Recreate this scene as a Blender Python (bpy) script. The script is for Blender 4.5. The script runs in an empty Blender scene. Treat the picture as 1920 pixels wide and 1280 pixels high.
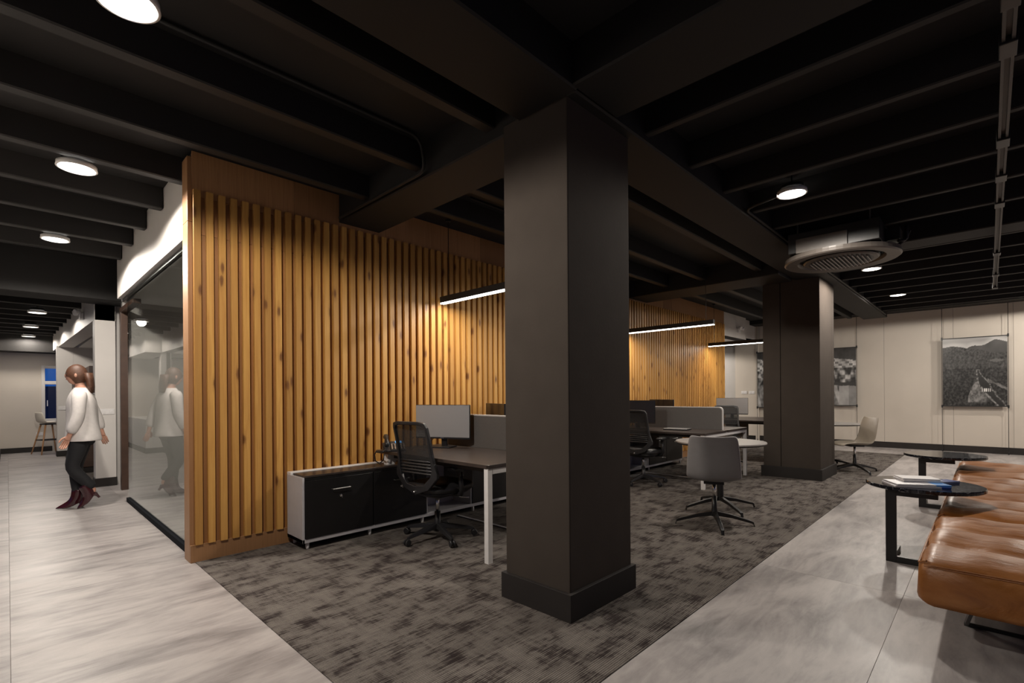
import bpy, math, random
from mathutils import Vector, Matrix
random.seed(7)
S = bpy.context.scene
C = S.collection
PI = math.pi

# ------------------------------------------------------------------ camera, world, exposure
cam = bpy.data.cameras.new('camera')
cam.sensor_width = 36.0
cam.lens = 920.26 / 1920 * 36
cam.shift_y = 100.07 / 1920
cam.clip_start = 0.05
camo = bpy.data.objects.new('camera', cam); C.objects.link(camo)
YAW, ROLL, CH = 0.77148, -0.007, 1.27
s_, c_ = math.sin(YAW), math.cos(YAW)
R0 = Matrix(((s_, -c_, 0), (0, 0, -1), (c_, s_, 0)))
cr, sr = math.cos(ROLL), math.sin(ROLL)
RM = Matrix(((cr, -sr, 0), (sr, cr, 0), (0, 0, 1))) @ R0
m3 = Matrix((RM[0], -RM[1], -RM[2])).transposed()
camo.matrix_world = Matrix.Translation((0, 0, CH)) @ m3.to_4x4()
S.camera = camo

W = bpy.data.worlds.new('dusk'); S.world = W; W.use_nodes = True
W.node_tree.nodes['Background'].inputs[0].default_value = (0.012, 0.13, 0.55, 1)
W.node_tree.nodes['Background'].inputs[1].default_value = 0.55

S.view_settings.view_transform = 'Standard'
S.view_settings.look = 'None'
S.view_settings.exposure = 0.0
S.view_settings.gamma = 1.0
S.view_settings.use_curve_mapping = False
LAMP = (1.0, 0.912, 0.81)
SPOT_W = 148.0          # watts of one downlight
PEND_W = 23.0           # watts of one linear pendant
S.cycles.max_bounces = 8
S.cycles.caustics_reflective = False
S.cycles.caustics_refractive = False
S.cycles.sample_clamp_indirect = 4.0

# ------------------------------------------------------------------ materials
def mat(name, col=(.5, .5, .5), rough=.5, metal=0.0, spec=.5, emit=None, es=0.0, coat=0.0):
    m = bpy.data.materials.new(name); m.use_nodes = True
    b = m.node_tree.nodes['Principled BSDF']
    b.inputs['Base Color'].default_value = (*col, 1)
    b.inputs['Roughness'].default_value = rough
    b.inputs['Metallic'].default_value = metal
    b.inputs['Specular IOR Level'].default_value = spec
    b.inputs['Coat Weight'].default_value = coat
    if emit:
        b.inputs['Emission Color'].default_value = (*emit, 1)
        b.inputs['Emission Strength'].default_value = es
    return m

class NT:
    """little node-tree helper"""
    def __init__(s, m): s.t = m.node_tree; s.n = s.t.nodes; s.b = s.n['Principled BSDF']
    def add(s, typ, **k):
        n = s.n.new(typ)
        for a, v in k.items(): setattr(n, a, v)
        return n
    def link(s, a, b): s.t.links.new(a, b)
    def pos(s): return s.add('ShaderNodeNewGeometry').outputs['Position']
    def obj(s): return s.add('ShaderNodeTexCoord').outputs['Object']
    def map(s, v, scale=(1, 1, 1), loc=(0, 0, 0), rot=(0, 0, 0)):
        n = s.add('ShaderNodeMapping')
        n.inputs['Scale'].default_value = scale; n.inputs['Location'].default_value = loc
        n.inputs['Rotation'].default_value = rot
        s.link(v, n.inputs['Vector']); return n.outputs[0]
    def noise(s, v, scale=5, detail=4, rough=.5, dist=0):
        n = s.add('ShaderNodeTexNoise')
        n.inputs['Scale'].default_value = scale; n.inputs['Detail'].default_value = detail
        n.inputs['Roughness'].default_value = rough; n.inputs['Distortion'].default_value = dist
        s.link(v, n.inputs['Vector']); return n.outputs['Fac']
    def voro(s, v, scale=5, feature='F1'):
        n = s.add('ShaderNodeTexVoronoi'); n.feature = feature
        n.inputs['Scale'].default_value = scale
        s.link(v, n.inputs['Vector']); return n.outputs['Distance']
    def ramp(s, f, stops, interp='LINEAR'):
        n = s.add('ShaderNodeValToRGB'); n.color_ramp.interpolation = interp
        e = n.color_ramp.elements
        while len(e) < len(stops): e.new(.5)
        for i, (p, c) in enumerate(stops):
            e[i].position = p; e[i].color = (*c, 1) if len(c) == 3 else c
        s.link(f, n.inputs[0]); return n.outputs[0]
    def math(s, op, a, b=None, c=None):
        n = s.add('ShaderNodeMath', operation=op)
        for i, x in enumerate((a, b, c)):
            if x is None: continue
            if isinstance(x, (int, float)): n.inputs[i].default_value = x
            else: s.link(x, n.inputs[i])
        return n.outputs[0]
    def mix(s, f, a, b, mode='MIX'):
        n = s.add('ShaderNodeMix', data_type='RGBA', blend_type=mode)
        for sock, x in ((n.inputs[0], f), (n.inputs[6], a), (n.inputs[7], b)):
            if isinstance(x, (int, float)): sock.default_value = x
            elif isinstance(x, tuple): sock.default_value = (*x, 1)
            else: s.link(x, sock)
        return n.outputs[2]
    def vadd(s, a, b):
        n = s.add('ShaderNodeVectorMath', operation='ADD'); s.link(a, n.inputs[0]); s.link(b, n.inputs[1]); return n.outputs[0]
    def rnd(s, k=37.0):
        n = s.add('ShaderNodeObjectInfo').outputs['Random']
        a = s.math('MULTIPLY', n, k); b = s.math('MULTIPLY', n, k * 1.7)
        c = s.add('ShaderNodeCombineXYZ'); s.link(a, c.inputs[0]); s.link(b, c.inputs[1]); s.link(a, c.inputs[2])
        return c.outputs[0]
    def color(s, c): s.link(c, s.b.inputs['Base Color'])
    def bump(s, h, strength=.2, dist=.01):
        n = s.add('ShaderNodeBump'); n.inputs['Strength'].default_value = strength
        n.inputs['Distance'].default_value = dist
        s.link(h, n.inputs['Height']); s.link(n.outputs[0], s.b.inputs['Normal'])

def noisy(name, col, rough=.6, amt=.12, scale=12, bump=.05, **k):
    m = mat(name, col, rough, **k); t = NT(m)
    f = t.noise(t.obj(), scale, 5)
    lo = tuple(c * (1 - amt) for c in col); hi = tuple(min(1, c * (1 + amt)) for c in col)
    t.color(t.ramp(f, [(.3, lo), (.7, hi)]))
    if bump: t.bump(t.noise(t.obj(), scale * 14, 2), bump, .004)
    return m

def pine(name, a, b, knot, knots=True, grain=1.0):
    m = mat(name, a, .45); t = NT(m)
    v = t.vadd(t.obj(), t.rnd())
    kv = t.map(v, (5.2, 0.0, 1.7))
    sx = t.add('ShaderNodeSeparateXYZ'); t.link(kv, sx.inputs[0])
    cx = t.add('ShaderNodeCombineXYZ'); t.link(sx.outputs[0], cx.inputs[0]); t.link(sx.outputs[2], cx.inputs[1])
    vn = t.add('ShaderNodeTexVoronoi', voronoi_dimensions='2D'); vn.inputs['Scale'].default_value = 1.0; t.link(cx.outputs[0], vn.inputs['Vector'])
    d = vn.outputs['Distance']
    wv = t.map(v, (26 * grain, 26 * grain, .9))
    bend = t.math('MULTIPLY', t.math('POWER', t.math('MAXIMUM', t.math('SUBTRACT', .45, d), 0.0), 2.0), 2.2)
    cmb = t.add('ShaderNodeCombineXYZ'); t.link(bend, cmb.inputs[0])
    g = t.noise(t.vadd(wv, cmb.outputs[0]), 2.2, 5, .6, .6)
    base = t.ramp(g, [(.3, a), (.52, tuple((x + y) / 2 for x, y in zip(a, b))), (.72, b)])
    tone = t.add('ShaderNodeObjectInfo').outputs['Random']
    base = t.mix(t.math('MULTIPLY', tone, .62), base, tuple(x * .62 for x in b))
    if knots:
        dd = t.math('ADD', d, t.math('MULTIPLY', t.math('SUBTRACT', t.noise(t.map(v, (60, 60, 18)), 1.0, 3), .5), .07))
        k = t.ramp(dd, [(.022, (1, 1, 1)), (.05, (.75, .75, .75)), (.085, (0, 0, 0))])
        base = t.mix(k, base, knot)
        halo = t.ramp(dd, [(.04, (.45, .45, .45)), (.17, (0, 0, 0))])
        base = t.mix(halo, base, tuple(.55 * x + .45 * y for x, y in zip(knot, b)))
    t.color(base)
    t.bump(g, .12, .003)
    return m

M = {}
M['pine'] = pine('pine slat', (.66, .37, .098), (.48, .225, .052), (.085, .024, .008))
M['pine_back'] = pine('pine backing board', (.42, .205, .075), (.31, .14, .048), (.06, .025, .01), knots=False)
M['oak'] = pine('oak veneer', (.46, .245, .115), (.33, .165, .07), (.1, .04, .02), knots=False, grain=1.6)
M['black_ceiling'] = noisy('dark ceiling paint', (.007, .0058, .0055), .75, .1, 4, .04)
M['joist'] = noisy('dark joist paint', (.0092, .0075, .0069), .65, .12, 5, .05)
M['beam'] = noisy('dark beam paint', (.0048, .0036, .0030), .7, .12, 3, .05)
M['column'] = noisy('charcoal column paint', (.059, .0485, .041), .85, .05, 6, .08, spec=.06)
M['base_dark'] = noisy('charcoal baseboard', (.030, .0265, .025), .6, .06, 6, .03, spec=.15)
M['white_wall'] = noisy('white wall paint', (.62, .59, .56), .55, .03, 3, .05)
M['panel_wall'] = noisy('warm white wall panel', (.55, .495, .43), .5, .03, 2, .02)
M['grey_wall'] = noisy('grey plaster', (.42, .40, .38), .6, .05, 3, .05)
M['ceil_grey'] = noisy('pale ceiling board', (.70, .68, .65), .7, .04, 3, .03)
M['white_metal'] = noisy('white powder coat', (.72, .70, .69), .35, .03, 20, 0)
M['grey_metal'] = noisy('pale grey laminate', (.50, .485, .50), .4, .03, 20, 0)
M['black_lam'] = noisy('black laminate', (.0065, .006, .0062), .4, .15, 30, .02)
M['desk_top'] = noisy('dark walnut desk top', (.040, .030, .026), .33, .2, 16, .03)
M['black_plastic'] = noisy('black plastic', (.017, .0165, .018), .4, .1, 40, .03)
M['black_metal'] = noisy('black metal', (.014, .0135, .014), .38, .1, 30, 0)
M['chrome'] = mat('polished metal', (.75, .74, .73), .22, 1.0)
M['steel'] = mat('satin steel', (.55, .54, .53), .35, 1.0)
M['rail_grey'] = mat('dull grey aluminium', (.09, .085, .08), .5, .5)
M['ac_slat'] = noisy('bronze grey grille slat', (.24, .21, .185), .4, .05, 20, 0)
M['ac_grey'] = noisy('dark bronze grey paint', (.115, .10, .088), .42, .05, 20, 0)
M['sill_dark'] = mat('matt black sill', (.008, .009, .012), .9, spec=.1)
M['fabric_grey'] = noisy('grey screen fabric', (.15, .143, .138), .85, .08, 120, .15)
M['grey_shell'] = noisy('grey polypropylene shell', (.235, .225, .225), .42, .03, 20, .03)
M['taupe_shell'] = noisy('taupe polypropylene shell', (.30, .26, .21), .42, .03, 20, .03)
M['white_shell'] = noisy('white moulded shell', (.72, .66, .55), .45, .03, 20, .02)
M['table_top'] = noisy('pale grey table top', (.24, .22, .205), .35, .04, 20, .02)
M['lamp_disc'] = mat('lit diffuser', (.9, .9, .9), .4, emit=(1, .95, .88), es=14)
M['lamp_strip'] = mat('lit strip', (.9, .9, .9), .4, emit=(1, .95, .88), es=9)
M['lamp_rim'] = mat('white lamp rim', (.82, .80, .78), .35)
M['beech'] = noisy('beech wood', (.42, .22, .10), .45, .15, 30, .03)
M['brown_wood'] = noisy('dark brown wood', (.050, .026, .017), .4, .2, 10, .03)
M['boot'] = mat('burgundy leather', (.045, .008, .012), .18, coat=.4)
M['trousers'] = noisy('black cloth', (.012, .012, .014), .8, .1, 40, .1)
M['blouse'] = noisy('white blouse cloth', (.70, .66, .64), .8, .05, 30, .2)
M['skin'] = noisy('skin', (.52, .27, .19), .5, .06, 30, 0)
M['hair'] = noisy('brown hair', (.075, .030, .015), .5, .3, 60, .2)
M['eye'] = mat('eye', (.05, .035, .03), .2)
M['lips'] = mat('lips', (.40, .13, .12), .4)
M['paper'] = noisy('paper edge', (.62, .60, .60), .6, .05, 60, 0)
M['cover_grey'] = noisy('grey booklet cover', (.30, .29, .31), .35, .05, 30, 0)
M['cover_blue'] = noisy('deep blue booklet cover', (.012, .045, .22), .3, .1, 30, 0)
M['blue_light'] = noisy('bright blue label', (.05, .22, .55), .3, .1, 30, 0)
M['shell_gloss'] = mat('glossy dark shell', (.012, .011, .011), .16)
M['screen_sheen'] = mat('display with painted sheen', (.42, .42, .43), .34)  # grey base stands in for light reflected off a dark, switched-off screen
M['screen_lcd'] = mat('phone display', (.1, .3, .6), .3, emit=(.12, .45, .95), es=1.2)
M['tv'] = mat('dark display', (.012, .02, .035), .12)
M['outside'] = mat('facade beyond', (.05, .06, .09), .8)

def glass(name, tint=(1, 1, 1), ior=1.5, rough=0.0):
    m = bpy.data.materials.new(name); m.use_nodes = True
    n = m.node_tree.nodes; l = m.node_tree.links
    n.remove(n['Principled BSDF']); out = n['Material Output']
    tr = n.new('ShaderNodeBsdfTransparent'); tr.inputs[0].default_value = (*tint, 1)
    gl = n.new('ShaderNodeBsdfGlossy'); gl.inputs['Roughness'].default_value = rough
    fr = n.new('ShaderNodeFresnel'); fr.inputs[0].default_value = ior
    mx = n.new('ShaderNodeMixShader')
    ge = n.new('ShaderNodeNewGeometry'); iv = n.new('ShaderNodeMath'); iv.operation = 'SUBTRACT'; iv.inputs[0].default_value = 1.0
    l.new(ge.outputs['Backfacing'], iv.inputs[1])
    mu = n.new('ShaderNodeMath'); mu.operation = 'MULTIPLY'; l.new(fr.outputs[0], mu.inputs[0]); l.new(iv.outputs[0], mu.inputs[1])
    l.new(mu.outputs[0], mx.inputs[0]); l.new(tr.outputs[0], mx.inputs[1]); l.new(gl.outputs[0], mx.inputs[2])
    l.new(mx.outputs[0], out.inputs[0]); return m
M['glass'] = glass('clear partition glass', (.93, .95, .95), 1.6)
M['glass_coated'] = glass('coated partition glass', (.88, .90, .89), 2.3)
M['mesh_back'] = bpy.data.materials.new('black mesh cloth'); M['mesh_back'].use_nodes = True
def _meshcloth():
    t = NT(M['mesh_back'])
    t.b.inputs['Base Color'].default_value = (.014, .0135, .014, 1); t.b.inputs['Roughness'].default_value = .7
    w = t.voro(t.obj(), 260)
    t.link(t.ramp(w, [(.30, (1, 1, 1)), (.62, (.80, .80, .80))]), t.b.inputs['Alpha'])
_meshcloth()

def floor_mat():
    m = mat('grey streaked vinyl', (.4, .38, .37), .34); t = NT(m)
    p = t.vadd(t.pos(), t.rnd(3.0))
    a = t.noise(t.map(p, (.8, 2.9, 1)), 1.5, 6, .62, .8)
    b = t.noise(t.map(p, (2.2, 11, 1)), 1.6, 6, .65, .6)
    c = t.noise(t.map(p, (1.1, 1.5, 1)), 1.1, 5, .6, .5)
    f = t.math('ADD', t.math('MULTIPLY', a, .5), t.math('ADD', t.math('MULTIPLY', b, .25), t.math('MULTIPLY', c, .34)))
    f = t.math('SUBTRACT', f, .02)
    col = t.ramp(f, [(.36, (.15, .136, .133)), (.47, (.285, .262, .257)), (.56, (.39, .360, .35)), (.69, (.48, .445, .425))])
    t.color(col)
    t.bump(t.noise(t.pos(), 120, 3), .10, .004)
    t.link(t.ramp(c, [(.3, (.36, .36, .36)), (.7, (.46, .46, .46))]), t.b.inputs['Roughness'])
    t.b.inputs['Specular IOR Level'].default_value = .38
    return m
M['floor'] = floor_mat()
def carpet_mat():
    m = mat('charcoal carpet pile', (.07, .06, .055), .95, spec=.1); t = NT(m)
    p = t.pos()
    n1 = t.noise(t.map(p, (1.0, 1.6, 1)), 5.6, 2, .5, .1)
    n2 = t.noise(t.map(p, (1.0, 15, 1)), 6.5, 4, .75)
    n3 = t.noise(t.map(p, (8, 1.4, 1)), 4.0, 3, .6)
    n4 = t.noise(p, 1.1, 2)
    f = t.math('ADD', n1, t.math('ADD', t.math('MULTIPLY', t.math('SUBTRACT', n2, .5), 1.35), t.math('MULTIPLY', t.math('SUBTRACT', n3, .5), .45)))
    f = t.math('ADD', f, t.math('MULTIPLY', t.math('SUBTRACT', n4, .5), .2))
    col = t.ramp(f, [(.22, (.034, .026, .025)), (.37, (.066, .054, .050)), (.475, (.142, .125, .113)), (.80, (.195, .173, .155))])
    w = t.add('ShaderNodeTexWave', wave_type='BANDS', bands_direction='Y')
    w.inputs['Scale'].default_value = 28; w.inputs['Distortion'].default_value = .5; w.inputs['Detail'].default_value = 1
    t.link(p, w.inputs['Vector'])
    rib = t.ramp(w.outputs['Fac'], [(.1, (.55, .55, .55)), (.6, (1.12, 1.12, 1.12))])
    sp = t.ramp(t.noise(p, 260, 2), [(.35, (.75, .75, .75)), (.65, (1.2, 1.2, 1.2))])
    t.color(t.mix(1.0, t.mix(1.0, col, rib, 'MULTIPLY'), sp, 'MULTIPLY'))
    t.bump(t.math('ADD', w.outputs['Fac'], t.noise(p, 240, 2)), .5, .004)
    return m
M['carpet'] = carpet_mat()
def leather_mat():
    m = mat('tan leather', (.30, .12, .04), .36); t = NT(m)
    a = t.noise(t.map(t.obj(), (3.0, 1.2, 3.0)), 3, 6, .6, .5)
    t.color(t.ramp(a, [(.28, (.19, .060, .010)), (.5, (.28, .102, .022)), (.72, (.37, .155, .05))]))
    cr = t.noise(t.map(t.obj(), (9, 2.2, 4)), 2.0, 4, .6, 1.4)
    gr = t.voro(t.obj(), 380)
    t.bump(t.math('ADD', t.math('MULTIPLY', cr, 1.0), t.math('MULTIPLY', gr, .04)), .28, .016)
    t.link(t.ramp(a, [(.3, (.30, .30, .30)), (.7, (.46, .46, .46))]), t.b.inputs['Roughness'])
    return m
M['leather'] = leather_mat()
M['stitch'] = noisy('tan stitching', (.36, .16, .07), .7, .1, 80, .1)
def marble_mat():
    m = mat('black marble', (.01, .01, .012), .06); t = NT(m)
    d = t.voro(t.vadd(t.map(t.obj(), (1, 1, 1)), t.rnd()), 16, 'DISTANCE_TO_EDGE')
    n = t.noise(t.obj(), 22, 6, .65, 1.5)
    v = t.ramp(d, [(.0, (1, 1, 1)), (.035, (0, 0, 0))])
    k = t.math('MULTIPLY', v, t.ramp(n, [(.48, (0, 0, 0)), (.62, (1, 1, 1))]))
    t.color(t.mix(k, t.mix(t.ramp(n, [(.4, (0, 0, 0)), (.75, (1, 1, 1))]), (.006, .006, .008), (.03, .032, .042)), (.30, .30, .33)))
    return m
M['marble'] = marble_mat()
def print_mat():
    m = mat('black and white print', (.5, .5, .5), .35); t = NT(m)
    a = t.add('ShaderNodeVertexColor'); a.layer_name = 'ink'
    t.color(a.outputs[0]); return m
M['print'] = print_mat()

# ------------------------------------------------------------------ mesh builder
class MB:
    def __init__(s): s.v = []; s.f = []
    def add(s, vs, fs):
        o = len(s.v); s.v += [tuple(v) for v in vs]; s.f += [tuple(i + o for i in f) for f in fs]; return s
    def box(s, x0, x1, y0, y1, z0, z1):
        vs = [(x, y, z) for x in (x0, x1) for y in (y0, y1) for z in (z0, z1)]
        return s.add(vs, [(0, 1, 3, 2), (4, 6, 7, 5), (0, 4, 5, 1), (2, 3, 7, 6), (0, 2, 6, 4), (1, 5, 7, 3)])
    def obox(s, c, size, rot=None):
        hx, hy, hz = (d / 2 for d in size); t = MB().box(-hx, hx, -hy, hy, -hz, hz)
        m = (rot or Matrix.Identity(3)); c = Vector(c)
        return s.add([c + m @ Vector(v) for v in t.v], t.f)
    def bar(s, a, b, w, h, up=(0, 0, 1)):
        a, b = Vector(a), Vector(b); d = (b - a).normalized(); u = Vector(up)
        if abs(d.dot(u)) > .98: u = Vector((1, 0, 0))
        r = d.cross(u).normalized(); u = r.cross(d)
        vs = [p + r * (i * w / 2) + u * (j * h / 2) for p in (a, b) for i, j in ((-1, -1), (1, -1), (1, 1), (-1, 1))]
        return s.add(vs, [(3, 2, 1, 0), (4, 5, 6, 7), (0, 1, 5, 4), (1, 2, 6, 5), (2, 3, 7, 6), (3, 0, 4, 7)])
    def prism(s, poly, z0, z1):
        n = len(poly); vs = [(x, y, z0) for x, y in poly] + [(x, y, z1) for x, y in poly]
        return s.add(vs, [tuple(range(n))[::-1], tuple(range(n, 2 * n))] + [(i, (i + 1) % n, n + (i + 1) % n, n + i) for i in range(n)])
    def prism_y(s, poly, y0, y1):       # poly in (x, z)
        n = len(poly); vs = [(x, y0, z) for x, z in poly] + [(x, y1, z) for x, z in poly]
        return s.add(vs, [tuple(range(n)), tuple(range(n, 2 * n))[::-1]] + [(i, n + i, n + (i + 1) % n, (i + 1) % n) for i in range(n)])
    def prism_x(s, poly, x0, x1):       # poly in (y, z)
        n = len(poly); vs = [(x0, y, z) for y, z in poly] + [(x1, y, z) for y, z in poly]
        return s.add(vs, [tuple(range(n))[::-1], tuple(range(n, 2 * n))] + [(i, (i + 1) % n, n + (i + 1) % n, n + i) for i in range(n)])
    def loft(s, rings, cap=True):
        n = len(rings[0]); vs = [p for r in rings for p in r]; fs = []
        for k in range(len(rings) - 1):
            for i in range(n):
                j = (i + 1) % n; fs.append((k * n + i, k * n + j, (k + 1) * n + j, (k + 1) * n + i))
        if cap: fs += [tuple(range(n))[::-1], tuple(range((len(rings) - 1) * n, len(rings) * n))]
        return s.add(vs, fs)
    def tube(s, pts, r, n=8):
        pts = [Vector(p) for p in pts]; rings = []; u = None
        rr = r if isinstance(r, (list, tuple)) else [r] * len(pts)
        for i, p in enumerate(pts):
            d = (pts[min(i + 1, len(pts) - 1)] - pts[max(i - 1, 0)]).normalized()
            if u is None: u = Vector((0, 0, 1)) if abs(d.z) < .9 else Vector((1, 0, 0))
            a = d.cross(u).normalized(); u = a.cross(d).normalized()
            rings.append([p + (a * math.cos(t) + u * math.sin(t)) * rr[i] for t in (2 * PI * k / n for k in range(n))])
        return s.loft(rings)
    def lathe(s, prof, n=24, c=(0, 0, 0), cap=True):
        c = Vector(c)
        return s.loft([[c + Vector((r * math.cos(2 * PI * k / n), r * math.sin(2 * PI * k / n), z)) for k in range(n)] for r, z in prof], cap)
    def ering(s): pass
    def sphere(s, c, r, n=14, m=9, sc=(1, 1, 1)):
        pr = [(max(1e-4, math.sin(PI * i / m)) * r, -math.cos(PI * i / m) * r) for i in range(m + 1)]
        t = MB().lathe(pr, n)
        return s.add([(c[0] + v[0] * sc[0], c[1] + v[1] * sc[1], c[2] + v[2] * sc[2]) for v in t.v], t.f)
    def mesh(s, name, material=None):
        me = bpy.data.meshes.new(name); me.from_pydata(s.v, [], s.f); me.update()
        if material: me.materials.append(material)
        return me
    def build(s, name, material, parent=None, bevel=0, smooth=False, seg=2, loc=None):
        me = s.mesh(name, material)
        import bmesh as bm_
        b = bm_.new(); b.from_mesh(me); bm_.ops.recalc_face_normals(b, faces=b.faces); b.to_mesh(me); b.free()
        o = bpy.data.objects.new(name, me); C.objects.link(o)
        if parent: o.parent = parent
        if loc: o.location = loc
        if bevel:
            md = o.modifiers.new('bevel', 'BEVEL'); md.width = bevel; md.segments = seg; md.limit_method = 'ANGLE'; md.angle_limit = .6
        if smooth:
            for p in me.polygons: p.use_smooth = True
        if smooth == 'auto' or (bevel and not smooth):
            for p in me.polygons: p.use_smooth = False
        return o

def subsurf(o, l=2):
    md = o.modifiers.new('sub', 'SUBSURF'); md.levels = l; md.render_levels = l; return o
def solid(o, th, off=0):
    md = o.modifiers.new('solid', 'SOLIDIFY'); md.thickness = th; md.offset = off; return o

def tag(o, label=None, cat=None, group=None, kind=None):
    if label: o['label'] = label
    if cat: o['category'] = cat
    if group: o['group'] = group
    if kind: o['kind'] = kind
    return o
def thing(name, label, cat, loc=(0, 0, 0), rz=0.0, group=None):
    o = bpy.data.objects.new(name, None); C.objects.link(o)
    o.empty_display_size = .1; o.location = loc; o.rotation_euler = (0, 0, rz)
    return tag(o, label, cat, group)
def struct(name, label=None, loc=(0, 0, 0)):
    o = bpy.data.objects.new(name, None); C.objects.link(o); o.location = loc; o.empty_display_size = .1
    o['kind'] = 'structure'
    if label: o['label'] = label
    return o
def copy_tree(o, parent=None):
    c = o.copy(); C.objects.link(c)
    if parent: c.parent = parent
    for ch in o.children: copy_tree(ch, c)
    return c
def dup(o, label, loc, rz=0.0, group=None):
    c = copy_tree(o); c.location = loc; c.rotation_euler = (0, 0, rz); c['label'] = label
    if group: c['group'] = group
    return c
def inst(name, me, parent, loc=(0, 0, 0), scale=None):
    o = bpy.data.objects.new(name, me); C.objects.link(o); o.parent = parent; o.location = loc
    if scale: o.scale = scale
    return o

SLAB, JB = 3.17, 2.98           # slab underside, joist underside
WY = 4.392                      # face of the slatted wall

# ------------------------------------------------------------------ floor
fl = struct('floor', 'grey streaked vinyl floor with a charcoal carpet area')
CX0, CX1, CY0, CY1 = 1.0, 12.7, 1.235, WY + .02
MB().box(-4.5, 16, -4.2, 17, -.12, -.012).build('subfloor', M['grey_wall'], fl)
def tile(x0, x1, y0, y1):
    g = .0003
    x0 += g; x1 -= g; y0 += g; y1 -= g; b = .0011
    m = MB(); cx, cy = (x0 + x1) / 2, (y0 + y1) / 2; hx, hy = (x1 - x0) / 2, (y1 - y0) / 2
    vs = [(-hx, -hy, -.011), (hx, -hy, -.011), (hx, hy, -.011), (-hx, hy, -.011),
          (-hx, -hy, -.001), (hx, -hy, -.001), (hx, hy, -.001), (-hx, hy, -.001),
          (-hx + b, -hy + b, 0), (hx - b, -hy + b, 0), (hx - b, hy - b, 0), (-hx + b, hy - b, 0)]
    fs = [(0, 1, 5, 4), (1, 2, 6, 5), (2, 3, 7, 6), (3, 0, 4, 7), (4, 5, 9, 8), (5, 6, 10, 9), (6, 7, 11, 10), (7, 4, 8, 11), (8, 9, 10, 11)]
    m.add(vs, fs); me = m.mesh('floor_tile', M['floor'])
    return inst('floor_tile', me, fl, (cx, cy, 0))
# sheets in the corridor (seam along x = 0) and strips beside the carpet (seam along y = 0.39)
ys = [-4.0, -1.2, 1.6, 4.4, 8.6, 12.4, 16.3]
for x0, x1 in ((-4.2, -2.0), (-2.0, -1.0), (-1.0, 0.005), (0.005, CX0)):
    for a, b in zip(ys, ys[1:]): tile(x0, x1, a, b)
xs = [CX0, 3.9, 6.9, 9.9, 12.7, 14.6]
for y0, y1 in ((-4.0, -2.15), (-2.15, -1.3), (-1.3, -.455), (-.455, .39), (.39, CY0)):
    for a, b in zip(xs, xs[1:]): tile(a, b, y0, y1)
for a, b in ((CY0, 2.6), (2.6, 4.0), (4.0, 6.0)): tile(CX1, 14.6, a, b)
for a, b in ((4.43, 6.4), (6.4, 8.6), (8.6, 10.6)):
    for x0, x1 in ((CX0, 2.2), (2.2, 4.2)): tile(x0, x1, a, b)
# carpet tiles
g = .25; hz = .004
ct = MB(); b = .004
vs = [(-g, -g, -.011), (g, -g, -.011), (g, g, -.011), (-g, g, -.011), (-g, -g, hz - .0012), (g, -g, hz - .0012), (g, g, hz - .0012), (-g, g, hz - .0012),
      (-g + b, -g + b, hz), (g - b, -g + b, hz), (g - b, g - b, hz), (-g + b, g - b, hz)]
fs = [(0, 1, 5, 4), (1, 2, 6, 5), (2, 3, 7, 6), (3, 0, 4, 7), (4, 5, 9, 8), (5, 6, 10, 9), (6, 7, 11, 10), (7, 4, 8, 11), (8, 9, 10, 11)]
cme = ct.add(vs, fs).mesh('carpet_tile', M['carpet'])
x = CX0
while x < CX1 - .01:
    w = min(.5, CX1 - x); y = CY0
    while y < CY1 - .01:
        h = min(.5, CY1 - y)
        inst('carpet_tile', cme, fl, (x + w / 2, y + h / 2, 0), (w / .5, h / .5, 1)); y += .5
    x += .5
# carpet behind the far corridor opening
for y in (9.4, 9.9, 10.4, 10.9, 11.4, 11.9, 12.4, 12.9, 13.4, 13.9):
    for x in (1.11, 1.61, 2.11): inst('carpet_tile', cme, fl, (x, y + .25, 0))

# ------------------------------------------------------------------ ceiling: slab, joists, beams
ce = struct('ceiling', 'dark painted ceiling of slab, joists and beams')
MB().box(-4.5, 16, -4.2, 8.66, SLAB, SLAB + .15).build('slab', M['black_ceiling'], ce)
MB().box(-4.5, 4.3, 9.1, 17, 2.90, 3.1).build('slab', M['black_ceiling'], ce)
MB().box(4.0, 16, 8.6, 17, SLAB, SLAB + .15).build('slab', M['black_ceiling'], ce)
def joist(x0, x1, y0, y1, z0, z1): return MB().box(x0, x1, y0, y1, z0, z1).build('joist', M['joist'], ce, bevel=.008, seg=1)
JW = .045
for y in (2.31, 3.10, 3.88, 4.63, 5.41, 6.17, 6.93, 7.70):
    x1 = 2.2 if y < 4.4 else .995
    joist(-4, x1, y - JW, y + JW, JB, SLAB + .01)
for y in (.75, .0, -.78, -1.55, -2.3): joist(-4, 2.13, y - JW, y + JW, JB, SLAB + .01)
for y in (2.31, 3.10, 3.70): 
    joist(2.6, 7.36, y - JW, y + JW, JB, SLAB + .01); joist(8.0, 13.6, y - JW, y + JW, JB, SLAB + .01)
x = 3.0
while x < 13.4:
    if not 6.9 < x < 7.5: joist(x - .06, x, -4, 1.63, JB, SLAB + .01)
    x += .658
for y in (9.76, 10.53, 11.31, 12.02, 12.74, 13.46, 14.27, 14.99, 15.60):
    joist(-4, .9 - (y - 9.1) * .018, y, y + .08, 2.715, 2.91)
def beam(*a): return MB().box(*a).build('beam', M['beam'], ce, bevel=.01, seg=1)
beam(-4, 2.18, 1.60, 2.04, 2.93, SLAB + .01)
beam(2.18, 13.65, 1.62, 2.06, 2.935, SLAB + .01)
beam(2.19, 2.62, 2.05, WY + .02, 2.905, SLAB + .01)
beam(2.13, 2.58, -4, 1.61, 2.935, SLAB + .01)
beam(7.36, 8.0, 2.06, WY + .02, 2.90, SLAB + .01)
beam(7.03, 7.42, -4, 1.62, 2.955, SLAB + .01)
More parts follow.
